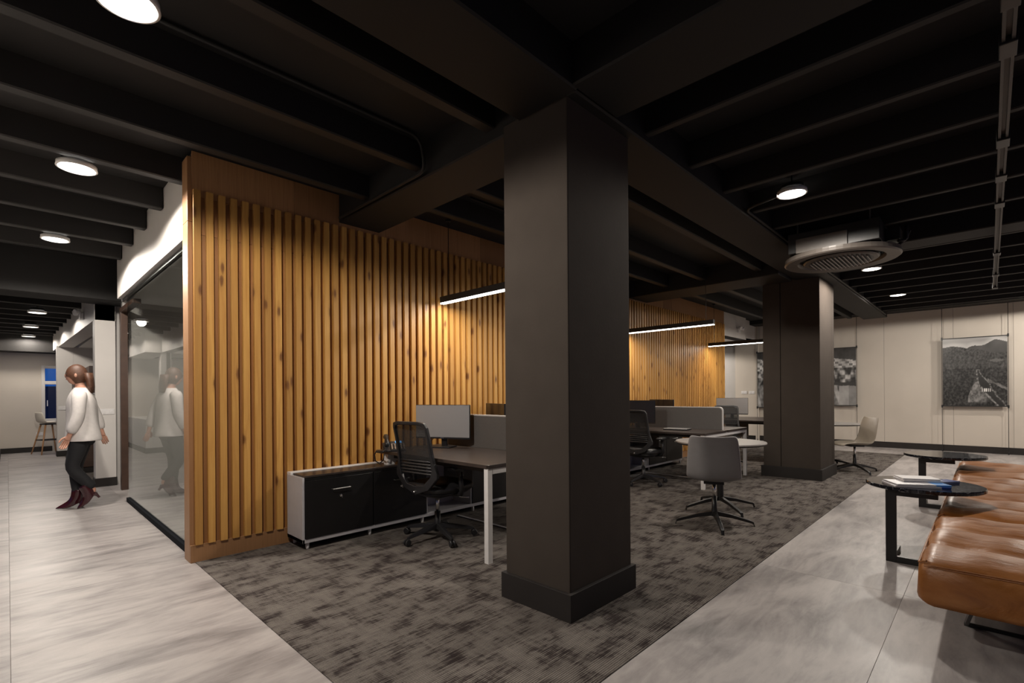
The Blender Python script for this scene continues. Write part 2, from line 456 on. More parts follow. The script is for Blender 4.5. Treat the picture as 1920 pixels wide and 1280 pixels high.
beam(-4, 1.36, 8.64, 9.12, 2.60, SLAB + .05)
beam(13.62, 14.1, -4, 6.0, 3.06, SLAB + .01)
beam(-4, 1.0, 15.75, 16.22, 2.33, 3.0)

# ------------------------------------------------------------------ the slatted timber wall
wb = struct('wall_back', 'long timber wall of vertical knotty pine slats')
WX0, WX1 = .967, 11.55
MB().box(WX0 + .03, WX1, WY + .012, WY + .12, .0, SLAB - .02).build('core', M['brown_wood'], wb)
MB().box(WX0, WX0 + .03, WY, WY + .155, 0, 2.62).build('end_board', M['oak'], wb, bevel=.002)
MB().box(WX0, WX0 + .03, WY, WY + .155, 2.622, SLAB - .05).build('end_board', M['oak'], wb, bevel=.002)
x = WX0 + .03; k = 0
sl = MB().box(-.0245, .0245, -.018, .018, -1.365, 1.365); sme = sl.mesh('slat', M['pine'])
x = 1.024
while x < WX1 - .03:
    o = inst('slat', sme, wb, (x, WY - .018 - .002 * random.random(), 1.365 + .135), None); x += .0857
# boards behind the slats: two lengths each
bx = [WX0 + .03 + i * .0857 * 4 for i in range(32)]
bx = [b for b in bx if b < WX1] + [WX1]
for a, b in zip(bx, bx[1:]):
    MB().box(-(b - a) / 2, (b - a) / 2, -.006, .006, -1.20, 1.20).build('back_board', M['pine_back'], wb, loc=((a + b) / 2, WY + .005, 1.33))
    MB().box(-(b - a) / 2, (b - a) / 2, -.006, .006, -.15, .15).build('back_board', M['pine_back'], wb, loc=((a + b) / 2, WY + .0062, 2.683))
# veneer panels of the band above the slats
seams = [WX0 + .03, 1.84, 2.185]
px = [WX0, 1.55, 2.19]
band = [(WX0 + .03, 1.77), (1.772, 2.19), (2.62, 3.25), (3.252, 3.98), (3.982, 4.4), (4.402, 5.6), (5.602, 6.4), (6.402, 7.36), (8.0, 8.6), (8.602, 8.95), (8.952, 10.05), (10.052, 11.0), (11.002, WX1)]
for a, b in band:
    MB().box(-(b - a) / 2, (b - a) / 2, -.007, .007, -.17, .17).build('top_panel', M['oak'], wb, loc=((a + b) / 2, WY + .001, 2.995))
for a, b in ((2.19, 2.62), (7.36, 8.0)):
    MB().box(-(b - a) / 2, (b - a) / 2, -.007, .007, -.04, .04).build('top_panel', M['oak'], wb, loc=((a + b) / 2, WY + .001, 2.865))
for a, b in ((WX0 + .001, 2.9), (2.902, 5.3), (5.302, 7.7), (7.702, 9.7), (9.702, WX1)):
    MB().box(-(b - a) / 2, (b - a) / 2, -.011, .011, -.067, .067).build('plinth', M['oak'], wb, bevel=.002, loc=((a + b) / 2, WY - .0105, .068))

# ------------------------------------------------------------------ meeting room behind glass, left corridor
wl = struct('wall_left', 'white bulkhead above the corridor glass partition')
MB().box(1.0, 1.11, WY + .155, 8.10, 2.55, SLAB + .005).build('bulkhead', M['white_wall'], wl, bevel=.004)
MB().box(1.045, 1.062, WY + .155, 8.05, 2.515, 2.55).build('track', M['black_metal'], wl)
MB().box(1.085, 1.10, WY + .155, 8.05, 2.52, 2.55).build('track', M['steel'], wl)
MB().box(1.11, 4.0, WY + .12, 8.62, 2.60, 2.66).build('inner_ceiling', M['ceil_grey'], wl)
MB().box(3.9, 4.0, WY + .12, 10.6, 0, 2.95).build('inner_wall', M['grey_wall'], wl)
MB().box(1.12, 3.9, 8.62, 8.72, 0, 2.60).build('inner_wall', M['grey_wall'], wl)
w1 = struct('window_1', 'large fixed glass pane of the corridor partition')
MB().box(1.030, 1.042, WY + .16, 7.56, .05, 2.53).build('pane', M['glass_coated'], w1)
MB().box(1.008, 1.044, WY + .16, 7.56, .0, .05).build('sill', M['sill_dark'], w1)
d1 = struct('door_1', 'dark door frame past the glass partition')
MB().box(1.085, 1.17, 8.53, 8.62, 0, 2.5).build('jamb', M['brown_wood'], d1, bevel=.004)
MB().box(1.085, 1.17, 7.58, 8.53, 2.44, 2.5).build('head', M['brown_wood'], d1, bevel=.004)

w2 = struct('wall_corridor', 'white corridor wall with a wide opening')
MB().box(.868, 1.10, 9.10, 9.32, .12, 2.62).build('pier', M['white_wall'], w2, bevel=.004)
MB().box(1.10, 1.20, 9.16, 9.32, .0, 2.62).build('return_wall', M['grey_wall'], w2)
MB().prism([(.868, 9.10), (1.10, 9.10), (1.0, 16.2), (.745, 16.2)], 2.38, 2.91).build('bulkhead', M['white_wall'], w2)
MB().box(.75, 1.02, 14.5, 14.75, .12, 2.40).build('pier', M['white_wall'], w2, bevel=.004)
MB().box(1.02, 3.4, 14.5, 14.62, 0, 2.40).build('inner_wall', M['white_wall'], w2)
MB().box(3.3, 3.4, 9.3, 14.5, 0, 2.40).build('inner_wall', M['white_wall'], w2)
MB().box(1.10, 3.4, 9.3, 14.6, 2.385, 2.45).build('inner_ceiling', M['white_wall'], w2)
b1 = struct('baseboard_corridor', 'charcoal baseboards of the corridor piers')
MB().box(.858, 1.11, 9.09, 9.33, 0, .12).build('board', M['base_dark'], b1, bevel=.003)
MB().box(.74, 1.03, 14.49, 14.76, 0, .12).build('board', M['base_dark'], b1, bevel=.003)
MB().box(-4.2, .75, 16.17, 16.2, 0, .12).build('board', M['base_dark'], b1, bevel=.003)
w3 = struct('wall_end', 'cream end wall of the corridor')
for a, b, z0, z1 in ((-4.2, .565, 0, 2.9), (.565, 1.4, 0, .71), (.565, 1.4, 2.05, 2.9), (1.3, 1.6, .71, 2.05)):
    MB().box(a, b, 16.2, 16.32, z0, z1).build('wall_piece', M['panel_wall'], w3)
wn = struct('window_2', 'white framed window onto blue dusk at the corridor end')
for a in ((.565, .63, .71, 2.05), (1.24, 1.3, .71, 2.05), (.63, 1.24, .71, .78), (.63, 1.24, 1.98, 2.05), (.63, 1.24, 1.60, 1.68)):
    MB().box(a[0], a[1], 16.16, 16.24, a[2], a[3]).build('frame', M['white_wall'], wn, bevel=.005)
MB().box(.63, 1.24, 16.22, 16.23, .78, 1.60).build('pane', M['glass'], wn)
MB().box(.63, 1.24, 16.22, 16.23, 1.68, 1.98).build('pane', M['glass'], wn)
MB().box(.66, .675, 16.13, 16.16, 1.08, 1.22).build('handle', M['white_metal'], wn, bevel=.003)
ob = tag(MB().box(.40, 2.4, 20.0, 22.0, -.5, 1.62).build('neighbour_building', M['outside']), 'dark building outside the corridor window', 'building')

# bay on the unseen side of the corridor: low wall, header, glazing
wy = struct('wall_bay', 'white header and low wall opposite the corridor glass')
MB().box(-.62, -.42, 2.6, 13.6, 2.30, SLAB).build('header', M['white_wall'], wy)
MB().box(-.62, -.12, 13.7, 16.2, .12, .77).build('low_wall', M['white_wall'], wy)
MB().box(-.63, -.11, 13.69, 16.2, 0, .12).build('plinth', M['base_dark'], wy)
MB().box(-.62, -.12, 13.7, 16.2, 2.30, 2.9).build('header', M['white_wall'], wy)
MB().box(-.62, -.42, 13.72, 13.95, .77, 2.30).build('post', M['white_wall'], wy)
MB().box(-.60, -.44, 3.0, 13.6, 0, .12).build('plinth', M['base_dark'], wy)
w4 = struct('window_3', 'glazing opposite the corridor glass')
MB().box(-.53, -.52, 3.0, 13.6, .12, 2.30).build('pane', M['glass'], w4)
for y in (3.0, 5.1, 7.2, 9.3, 11.4, 13.5): MB().box(-.56, -.49, y, y + .05, .12, 2.30).build('mullion', M['base_dark'], w4)
wq = struct('wall_street', 'outer wall with windows beyond the bay')
yy = [-4.2, 3.4, 5.0, 6.0, 7.6, 8.6, 10.2, 11.2, 12.8, 13.6, 15.2, 16.3]
for i, (a, b) in enumerate(zip(yy, yy[1:])):
    if i % 2 == 0: MB().box(-4.3, -4.2, a, b, 0, SLAB).build('wall_piece', M['grey_wall'], wq)
    else:
        MB().box(-4.3, -4.2, a, b, 0, .75).build('wall_piece', M['grey_wall'], wq)
        MB().box(-4.3, -4.2, a, b, 2.25, SLAB).build('wall_piece', M['grey_wall'], wq)

# ------------------------------------------------------------------ far wall, right and rear walls
wf = struct('wall_far', 'warm white panelled far wall')
FX = 14.08
py = [-4.1, -2.9, -1.7, -.35, .55, 1.735, 2.9, 3.6, 4.42]
for a, b in zip(py, py[1:]):
    MB().box(FX, FX + .1, a + .003, b - .003, .13, 3.10).build('wall_panel', M['panel_wall'], wf, bevel=.003, seg=1)
MB().box(FX + .008, FX + .12, -4.2, 7.5, 0, SLAB).build('backing', M['grey_wall'], wf)
bf = struct('baseboard_far', 'charcoal baseboard along the far wall')
MB().box(FX - .015, FX + .05, -4.2, 5.6, 0, .135).build('board', M['base_dark'], bf, bevel=.003)
wr = struct('wall_right', 'side wall with dusk windows')
xx = [-4.3, -1.0, 1.6, 3.4, 6.2, 8.0, 10.8, 14.2]
for i, (a, b) in enumerate(zip(xx, xx[1:])):
    if i % 2 == 0: MB().box(a, b, -4.2, -4.1, 0, SLAB).build('wall_piece', M['panel_wall'], wr)
    else:
        MB().box(a, b, -4.2, -4.1, 0, .8).build('wall_piece', M['panel_wall'], wr)
        MB().box(a, b, -4.2, -4.1, 2.3, SLAB).build('wall_piece', M['panel_wall'], wr)
# beyond the end of the slatted wall
we = struct('wall_end_bay', 'white bulkhead and pier beyond the slatted wall')
MB().box(11.56, 13.05, WY + .02, WY + .14, 2.62, SLAB).build('bulkhead', M['white_wall'], we)
MB().box(13.05, FX, WY + .12, 8.4, 2.62, SLAB).build('bulkhead', M['white_wall'], we)
MB().box(FX - .05, FX + .02, 4.44, 5.03, 0.13, 3.06).build('pier', M['panel_wall'], we)
MB().box(11.64, 11.652, WY + .14, 8.4, 0.05, 2.62).build('pane', M['glass'], we)
MB().box(11.56, 13.05, WY + .03, WY + .05, 2.55, 2.62).build('head_frame', M['black_metal'], we)
MB().box(11.68, 20, 8.4, 8.5, 0, 2.62).build('inner_wall', M['panel_wall'], we)
MB().box(11.60, 20, WY + .12, 8.5, 2.62, 2.7).build('inner_ceiling', M['white_wall'], we)
MB().box(14.0, 20, 4.42, 4.5, 0, 2.62).build('inner_wall', M['panel_wall'], we)
MB().box(19.0, 19.1, 4.5, 8.4, 0, 2.62).build('inner_wall', M['panel_wall'], we)
MB().box(11.6, 20, 4.43, 8.4, -.012, -.001).build('inner_floor', M['grey_wall'], we)

# ------------------------------------------------------------------ columns
c1 = struct('column', 'square charcoal column in the foreground')
MB().box(2.185, 2.835, 1.683, 2.185, .0, 2.96).build('shaft', M['column'], c1, bevel=.006)
MB().box(2.162, 2.858, 1.66, 2.208, 0, .16).build('baseboard', M['base_dark'], c1, bevel=.003)
c2 = struct('column', 'wide clad charcoal column near the far wall')
MB().box(8.13, 9.02, 2.26, 2.50, .0, 2.96).build('cladding_panel', M['column'], c2, bevel=.003)
MB().box(8.13, 8.86, 1.74, 2.252, .0, 2.96).build('cladding_panel', M['column'], c2, bevel=.003)
MB().box(8.866, 9.02, 1.74, 2.252, .0, 2.96).build('cladding_panel', M['column'], c2, bevel=.003)
MB().box(8.10, 9.05, 1.715, 2.53, 0, .165).build('baseboard', M['base_dark'], c2, bevel=.003)

# ------------------------------------------------------------------ lamps
def spot(parent, power, z=-.03, size=171, blend=.20):
    l = bpy.data.lights.new('lamp', 'SPOT'); l.energy = power; l.color = LAMP
    l.spot_size = math.radians(size); l.spot_blend = blend; l.shadow_soft_size = .07
    o = bpy.data.objects.new('lamp', l); C.objects.link(o); o.parent = parent; o.location = (0, 0, z); return o
def make_downlight():
    t = thing('downlight', 'x', 'ceiling light')
    MB().lathe([(.115, .0), (.118, -.012), (.110, -.016), (.103, -.012), (.098, .0), (.096, .018), (.115, .018), (.115, .0)], 40, cap=False).build('rim', M['lamp_rim'], t, smooth=True)
    MB().lathe([(.0005, .010), (.095, .010), (.095, .016), (.0005, .016)], 40).build('diffuser', M['lamp_disc'], t)
    MB().lathe([(.0005, .018), (.09, .018), (.09, .06), (.03, .06)], 20).build('housing', M['black_metal'], t, smooth=True)
    MB().tube([(0, 0, .05), (0, 0, .24)], .006, 6).build('stem', M['black_metal'], t)
    return t
dl = make_downlight()
DL = [(.36, 2.60, 2.945, 'largest white round downlight, hanging above the corridor at the top of the picture', 'downlights above the corridor', 1.25),
      (.36, 4.74, 2.945, 'white round downlight above the corridor, second from the camera', 'downlights above the corridor', 1.25),
      (.36, 7.03, 2.945, 'white round downlight above the corridor, last one before the cross beam', 'downlights above the corridor', 1.25),
      (.345, 11.10, 2.67, 'small far downlight, first one past the corridor cross beam', 'downlights past the corridor cross beam', .38),
      (.325, 13.40, 2.67, 'small far downlight, second one past the corridor cross beam', 'downlights past the corridor cross beam', .38),
      (.34, 15.50, 2.67, 'small far downlight nearest the corridor end wall', 'downlights past the corridor cross beam', .38),
      (4.74, 1.216, 3.0, 'white round downlight beside the long beam, in front of the black air unit', 'downlights over the lounge strip', 1.0),
      (8.42, 1.17, 3.0, 'white round downlight just behind the black round air unit', 'downlights over the lounge strip', 1.0),
      (11.0, 1.155, 3.0, 'farthest white round downlight, close to the panelled wall', 'downlights over the lounge strip', 1.0),
      (2.7, 5.0, 2.58, 'added unseen downlight in the dim room behind the corridor glass', 'downlights outside the picture', .45),  # added lamp, brightens the room seen through the glass
      (12.6, -1.3, 2.945, 'added downlight close to the panelled wall outside the picture', 'downlights outside the picture', 1.0),  # unseen lamp added to brighten the far wall
      (10.56, -1.5, 2.945, 'added downlight over the lounge strip outside the picture, nearer the camera', 'downlights outside the picture', 1.2),  # another out-of-view lamp, added for the far wall
      (13.3, 6.6, 2.60, 'downlight in the glazed room past the slatted wall', 'downlights outside the picture', 1.7)]
first = True
for x, y, z, lab, grp, k in DL:
    if first: t = dl; t.location = (x, y, z); t['label'] = lab; t['group'] = grp; first = False
    else: t = dup(dl, lab, (x, y, z), 0, grp)
    DLT = globals().setdefault('DLT', []); DLT.append((t, k))
for t, k in DLT:
    wide = t.location.x > 9 and t.location.y < 2
    spot(t, SPOT_W * k * (.9 if wide else 1), size=178 if wide else 171, blend=.06 if wide else .20)

def make_pendant():
    t = thing('pendant_light', 'x', 'pendant light')
    L = .72
    MB().box(-.028, .028, -L, L, .008, .075).build('housing', M['black_metal'], t, bevel=.003)
    MB().box(-.024, .024, -L + .004, L - .004, -.004, .0075).build('diffuser', M['lamp_strip'], t)
    for y in (-.60, .60): MB().tube([(0, y, .075), (0, y, SLAB - 2.275)], .0035, 6).build('cable', M['black_metal'], t)
    for y in (-.60, .60): MB().lathe([(.0005, 0), (.03, 0), (.03, -.02), (.0005, -.02)], 14, (0, y, SLAB - 2.275)).build('ceiling_cup', M['black_metal'], t)
    return t
pl = make_pendant()
PEND = []
for i, (x, lab) in enumerate(((3.34, 'black linear pendant over the desk nearest the camera'), (7.2, 'black linear pendant over the middle desks'), (10.5, 'black linear pendant over the farthest desk, partly behind the second column'))):
    t = pl if i == 0 else copy_tree(pl)
    t.location = (x, 3.595, 2.275); t['label'] = lab; t['group'] = 'linear pendants over the desks'
    PEND.append(t)
for t in PEND:
    l = bpy.data.lights.new('lamp', 'AREA'); l.shape = 'RECTANGLE'; l.size = .045; l.size_y = 1.2; l.energy = PEND_W; l.color = (1, .9, .78)
    o = bpy.data.objects.new('lamp', l); C.objects.link(o); o.parent = t; o.location = (0, 0, -.008)

# ------------------------------------------------------------------ ceiling services
def pipe(pts, r, lab):
    rp = [Vector(pts[0])]
    for a, b, c in zip(pts, pts[1:], pts[2:]):
        a, b, c = Vector(a), Vector(b), Vector(c); q = min(.09, (a - b).length * .45, (c - b).length * .45)
        p0 = b + (a - b).normalized() * q; p2 = b + (c - b).normalized() * q
        for t in (0, .25, .5, .75, 1): rp.append((1 - t) ** 2 * p0 + 2 * t * (1 - t) * b + t * t * p2)
    rp.append(Vector(pts[-1]))
    return tag(MB().tube(rp, r, 8).build('conduit', M['joist'], smooth=True), lab, 'conduit')
pipe([(-.38, 2.96, 3.15), (2.10, 2.96, 3.15), (2.15, 2.96, 2.92), (2.15, 4.30, 2.915)], .012, 'dark conduit running along the ceiling and down the beam to the slatted wall')
pipe([(3.1, 3.55, 3.155), (4.9, 3.55, 3.155), (4.9, 3.62, 2.99)], .01, 'thin dark conduit above the desks behind the foreground column')
pipe([(4.62, 1.30, 2.962), (4.75, 1.604, 2.962), (5.6, 1.604, 2.962), (13.3, 1.604, 2.962)], .013, 'dark conduit following the long beam from downlight to far wall')
t = thing('track_rail', 'grey metal busbar rail with black clamps hanging under the ceiling above the sofa', 'track', (0, -.068, 2.80))
MB().box(1.2, 10.2, -.022, -.010, 0, .05).box(1.2, 10.2, .010, .022, 0, .05).box(1.2, 10.2, -.012, .012, .022, .030).build('rail', M['rail_grey'], t)
for x in (2.65, 3.05, 4.2, 4.9, 5.6, 7.6, 9.0, 10.1):
    MB().box(x, x + .14, -.03, .03, -.012, .062).build('clamp', M['black_metal'], t, bevel=.004)
for x in (2.0, 4.5, 7.0, 9.5): MB().tube([(x, 0, .05), (x, 0, SLAB - 2.80)], .005, 6).build('hanger', M['black_metal'], t)

ac = thing('air_unit', 'black round ceiling air diffuser with slatted grille under a square box', 'air conditioner', (6.30, 1.15, 2.70))
MB().lathe([(.525, .03), (.53, .0), (.515, -.012), (.40, -.004), (.385, .03), (.385, .045), (.525, .045), (.525, .03)], 56, cap=False).build('ring', M['ac_grey'], ac, smooth='auto')
MB().lathe([(.0005, .01), (.335, .01), (.345, .0), (.33, -.012), (.30, -.014), (.0005, -.008)], 48).build('centre_plate', M['ac_grey'], ac, smooth='auto')
for i in range(15):
    x = -.255 + i * .0364; h = math.sqrt(max(0, .29 ** 2 - x * x))
    MB().obox((0, x, -.022), (2 * h, .010, .018), Matrix.Rotation(-.35, 3, 'X')).build('slat', M['ac_slat'], ac)
MB().lathe([(.0005, -.0086), (.295, -.0146), (.0005, -.0142)], 40).build('grille_recess', M['black_plastic'], ac)
MB().box(-.42, .42, -.40, .40, .06, .27).build('casing', M['black_metal'], ac, bevel=.006)
MB().box(-.30, .30, -.30, .30, .03, .07).build('neck', M['black_metal'], ac, bevel=.004)
MB().box(-.44, -.425, -.14, .32, .05, .20).build('cover_plate', M['ac_grey'], ac, bevel=.003)
MB().box(-.1, .1, -.52, -.40, .10, .22).build('valve_box', M['black_metal'], ac, bevel=.004)
MB().tube([(.02, -.56, .26), (.02, -.56, .12), (.02, -.50, .07), (.02, -.44, .07)], .017, 8).build('pipe', M['joist'], ac, smooth=True)
MB().tube([(.06, -.58, .20), (.0, -.55, .10), (-.05, -.5, .09)], .014, 8).build('pipe', M['joist'], ac, smooth=True)
for a in (.7, 2.3, 3.9, 5.5):
    MB().tube([(.45 * math.cos(a), .45 * math.sin(a), .04), (.45 * math.cos(a), .45 * math.sin(a), SLAB - 2.70)], .006, 6).build('hanger', M['steel'], ac)

# ------------------------------------------------------------------ bench desks with screens
def rrect(y0, y1, z0, z1, r, corners=(0, 0, 1, 1), n=5):
    out = []
    for (cy, cz, a0, on) in ((y0, z0, PI, corners[0]), (y1, z0, 1.5 * PI, corners[1]), (y1, z1, 0, corners[2]), (y0, z1, .5 * PI, corners[3])):
        if not on: out.append((cy, cz)); continue
        oy = cy + (r if cy == y0 else -r); oz = cz + (r if cz == z0 else -r)
        for k in range(n + 1):
            a = a0 + .5 * PI * k / n; out.append((oy + r * math.cos(a), oz + r * math.sin(a)))
    return out
def make_bench():
    t = thing('bench_desk', 'x', 'desk')
    for s in (-1, 1):
        a, b = .012, .805
        poly = [(s * a, -.755), (s * (b - .02), -.755), (s * b, -.735), (s * b, .835), (s * (b - .02), .855), (s * a, .855)]
        if s < 0: poly = poly[::-1]
        MB().prism(poly, .717, .745).build('desk_top', M['desk_top'], t, bevel=.002)
        MB().box(s * .775 - .023, s * .775 + .023, -.745, -.699, 0, .717).build('leg', M['white_metal'], t, bevel=.003)
        p = [(s * .785, .611), (s * .715, .611), (s * .64, .70), (s * .64, .717), (s * .785, .717)]
        MB().prism_y(p, .66, .73).build('bracket', M['white_metal'], t, bevel=.002)
        MB().box(s * .70 - .02, s * .70 + .02, -.68, .66, .672, .716).build('side_rail', M['black_metal'], t)
    MB().box(-.75, .75, -.745, -.699, .672, .716).build('end_beam', M['white_metal'], t, bevel=.003)
    pr = MB().prism_x(rrect(-.68, .72, .71, 1.062, .045), -.011, .011).build('screen_panel', M['fabric_grey'], t)
    o = rrect(-.692, .732, .71, 1.075, .05); i = rrect(-.68, .72, .71, 1.062, .045); m = MB(); n = len(o)
    vs = [(x, *q) for x in (-.016, .016) for q in o] + [(x, *q) for x in (-.016, .016) for q in i]; fs = []
    for k in range(n):
        if k == 0: continue
        j = (k + 1) % n
        fs += [(k, j, n + j, n + k), (2 * n + k, 3 * n + k, 3 * n + j, 2 * n + j), (k, 2 * n + k, 2 * n + j, j), (n + k, n + j, 3 * n + j, 3 * n + k)]
    m.add(vs, fs).build('screen_trim', M['white_metal'], t)
    MB().box(-.06, -.045, .28, .74, .36, .70).build('modesty_panel', M['fabric_grey'], t, bevel=.002)
    MB().box(-.014, .014, -.70, .58, .004, .012).build('cable_cover', M['grey_metal'], t)
    MB().box(-.03, .03, -.62, .60, .62, .70).build('cable_tray', M['black_metal'], t)
    return t
b1_ = make_bench(); b1_.location = (3.30, 3.435, 0); b1_['label'] = 'dark topped double desk with white legs beside the foreground column'
b1_['group'] = 'bench desks along the slatted wall'
b2_ = dup(b1_, 'dark topped double desk behind the round pale table', (7.17, 3.435, 0)); b3_ = dup(b1_, 'farthest double desk, seen past the second column', (10.75, 3.30, 0))
for o in list(b3_.children):
    if o.name.startswith(('bracket', 'screen_', 'cable_tray', 'cable_cover')): bpy.data.objects.remove(o)
for s in (-1, 1): MB().box(s * .775 - .023, s * .775 + .023, .699, .745, 0, .717).build('leg', M['white_metal'], b3_, bevel=.003)

# ------------------------------------------------------------------ low cabinets
def make_cabinet():
    t = thing('low_cabinet', 'x', 'cabinet')
    D = .315
    x0, x1, c0, c1 = -1.62, 1.45, -.37, .20
    MB().box(x0, x0 + .018, 0, D, .06, .60).build('side_panel', M['grey_metal'], t, bevel=.002)
    MB().box(x1 - .018, x1, 0, D, .06, .60).build('side_panel', M['grey_metal'], t, bevel=.002)
    MB().box(x0, x1, 0, D, .06, .092).build('bottom_rail', M['grey_metal'], t, bevel=.002)
    MB().box(x0 + .018, x1 - .018, D - .012, D, .092, .60).build('back_panel', M['grey_metal'], t)
    MB().box(c0 - .018, c0, .004, D - .012, .092, .585).build('divider', M['grey_metal'], t)
    MB().box(c1, c1 + .018, .004, D - .012, .092, .585).build('divider', M['grey_metal'], t)
    MB().box(c0, c1, .01, D - .012, .33, .345).build('shelf', M['grey_metal'], t)
    MB().box(x0 + .02, x1 - .02, -.004, D - .08, .598, .615).build('top_slab', M['desk_top'], t, bevel=.002)
    MB().box(x0, x1, D - .078, D, .598, .622).build('rear_ledge', M['white_metal'], t, bevel=.003)
    MB().box(x0 + .018, x1 - .018, .0, .012, .576, .597).build('front_rail', M['black_lam'], t)
    for a, b in ((x0 + .02, x0 + .64), (x0 + .645, c0 - .018), (c1 + .018, c1 + .62), (c1 + .625, x1 - .02)):
        d = MB().box(a + .002, b - .002, -.006, .012, .094, .573).build('door', M['black_lam'], t, bevel=.002)
        cx = (a + b) / 2
        h = MB().tube([(cx - .08, -.006, .478), (cx - .08, -.028, .478), (cx + .08, -.028, .478), (cx + .08, -.006, .478)], .0055, 6).build('handle', M['steel'], d)
        l = MB(); pr = [(.0005, 0), (.011, 0), (.012, .004), (.0005, .006)]
        q = MB().lathe(pr, 12); l.add([(cx, -.006 - v[2], .412 + v[1]) for v in [(v[0], v[1], v[2]) for v in q.v]] if False else [(cx + v[0], -.006 - v[2], .412 + v[1]) for v in q.v], q.f)
        l.build('lock', M['chrome'], d)
        MB().box(cx - .002, cx + .002, -.03, -.010, .395, .414).build('key', M['chrome'], d)
    for x in (x0 + .05, c0 - .05, c1 + .05, x1 - .05, x0 + .62):
        for y in (.03, D - .03): MB().lathe([(.012, .0), (.015, .02), (.017, .06)], 10, (x, y, 0)).build('foot', M['white_metal'], t, smooth=True)
    return t
cb = make_cabinet(); cb.location = (3.30, 4.035, 0)
cb['label'] = 'long low black door cabinet with white end panel against the slatted wall'; cb['group'] = 'low cabinets against the slatted wall'
dup(cb, 'low black door cabinet behind the round pale table', (7.17, 4.035, 0))

# ------------------------------------------------------------------ monitors
def make_monitor():
    t = thing('monitor', 'x', 'monitor')      # base at origin, screen faces +x
    MB().box(-.09, .09, -.12, .12, 0, .012).build('stand_base', M['black_plastic'], t, bevel=.004)
    MB().bar((-.05, 0, .01), (-.035, 0, .24), .06, .022, (1, 0, 0)).build('neck', M['black_plastic'], t, bevel=.003)
    MB().box(-.024, 0, -.305, .305, .085, .43).build('back_shell', M['shell_gloss'], t, bevel=.005)
    MB().box(0, .003, -.300, .300, .102, .425).build('screen', M['screen_sheen'], t)
    MB().box(0, .0045, -.304, .304, .086, .1015).build('bezel', M['black_plastic'], t)
    MB().box(.0045, .006, -.018, .018, .090, .098).build('badge', M['chrome'], t)
    m = MB().tube([(-.03, -.06, .2), (-.07, -.12, .1), (-.05, -.17, .04), (.0, -.15, .012)], .004, 6); m.build('cable', M['black_plastic'], t, smooth=True)
    return t
mo = make_monitor(); mo.location = (3.075, 3.98, .745); mo.rotation_euler = (0, 0, math.radians(205))
mo['label'] = 'grey lit monitor on the desk beside the telephone'; mo['group'] = 'monitors on the desks'
mo2 = dup(mo, 'black monitor behind the mesh chair at the middle desk', (6.63, 3.83, .745), PI)
for ch in mo2.children:
    if ch.name.startswith('screen'):
        ch.data = ch.data.copy(); ch.data.materials[0] = M['tv']
dup(mo, 'dark monitor back showing above the grey screen nearest the camera', (3.86, 4.0, .745), math.radians(-24))
dup(mo, 'dark monitor back showing above the middle grey screen beside the black monitor', (7.74, 3.98, .745), math.radians(-24))
dup(mo, 'farthest monitor with pale screen in front of the cream wall', (10.56, 3.86, .745), math.radians(196))

# ------------------------------------------------------------------ desk telephone and laptop
ph = thing('desk_phone', 'black desk telephone with handset and blue display on desk corner', 'phone', (2.565, 4.075, .745), math.radians(-28))
MB().prism_x([(-.085, 0), (-.085, .018), (.085, .085), (.085, 0)], -.03, .11).build('body', M['black_plastic'], ph, bevel=.004)
MB().prism_x([(-.085, 0), (-.085, .012), (.085, .075), (.085, 0)], -.10, -.03).build('cradle', M['black_plastic'], ph, bevel=.004)
def on_slope(y, h=0): return .018 + (y + .085) * (.067 / .17) + h
hs = MB().tube([(-.065, -.085, on_slope(-.085, .035)), (-.065, -.075, on_slope(-.075, .05)), (-.065, 0, on_slope(0, .062)), (-.065, .075, on_slope(.075, .05)), (-.065, .09, on_slope(.09, .03))], [.024, .026, .018, .026, .022], 10)
hs.build('handset', M['black_plastic'], ph, smooth=True)
kp = MB().bar((.04, -.07, on_slope(-.07)), (.04, .03, on_slope(.03)), .12, .006).build('key_plate', M['steel'], ph)
for r in range(4):
    for c in range(4):
        y = -.062 + r * .024; MB().bar((.0 + c * .028, y - .007, on_slope(y - .007, .005)), (.0 + c * .028, y + .007, on_slope(y + .007, .005)), .017, .006).build('button', M['black_plastic'], kp)
MB().bar((.05, .045, on_slope(.045, .004)), (.05, .075, on_slope(.075, .004)), .06, .006).build('display', M['screen_lcd'], ph)
MB().tube([(-.065, -.085, on_slope(-.085, .02)), (-.10, -.13, .012), (-.13, -.10, .006), (-.155, .0, .006), (-.175, .07, -.035), (-.165, .09, -.10), (-.125, .08, -.125), (-.09, .06, -.09), (-.085, .05, -.035)], .006, 7).build('cord', M['black_plastic'], ph, smooth=True)

lp = thing('laptop', 'closed grey laptop lying on the middle desk by the screen', 'laptop', (6.80, 3.26, .745), math.radians(8))
MB().box(-.115, .115, -.17, .17, .004, .014).build('base', M['black_plastic'], lp, bevel=.003)
MB().box(-.115, .115, -.17, .17, .015, .023).build('lid', M['steel'], lp, bevel=.003)
MB().box(.108, .118, -.13, .13, .006, .02).build('hinge', M['black_plastic'], lp)

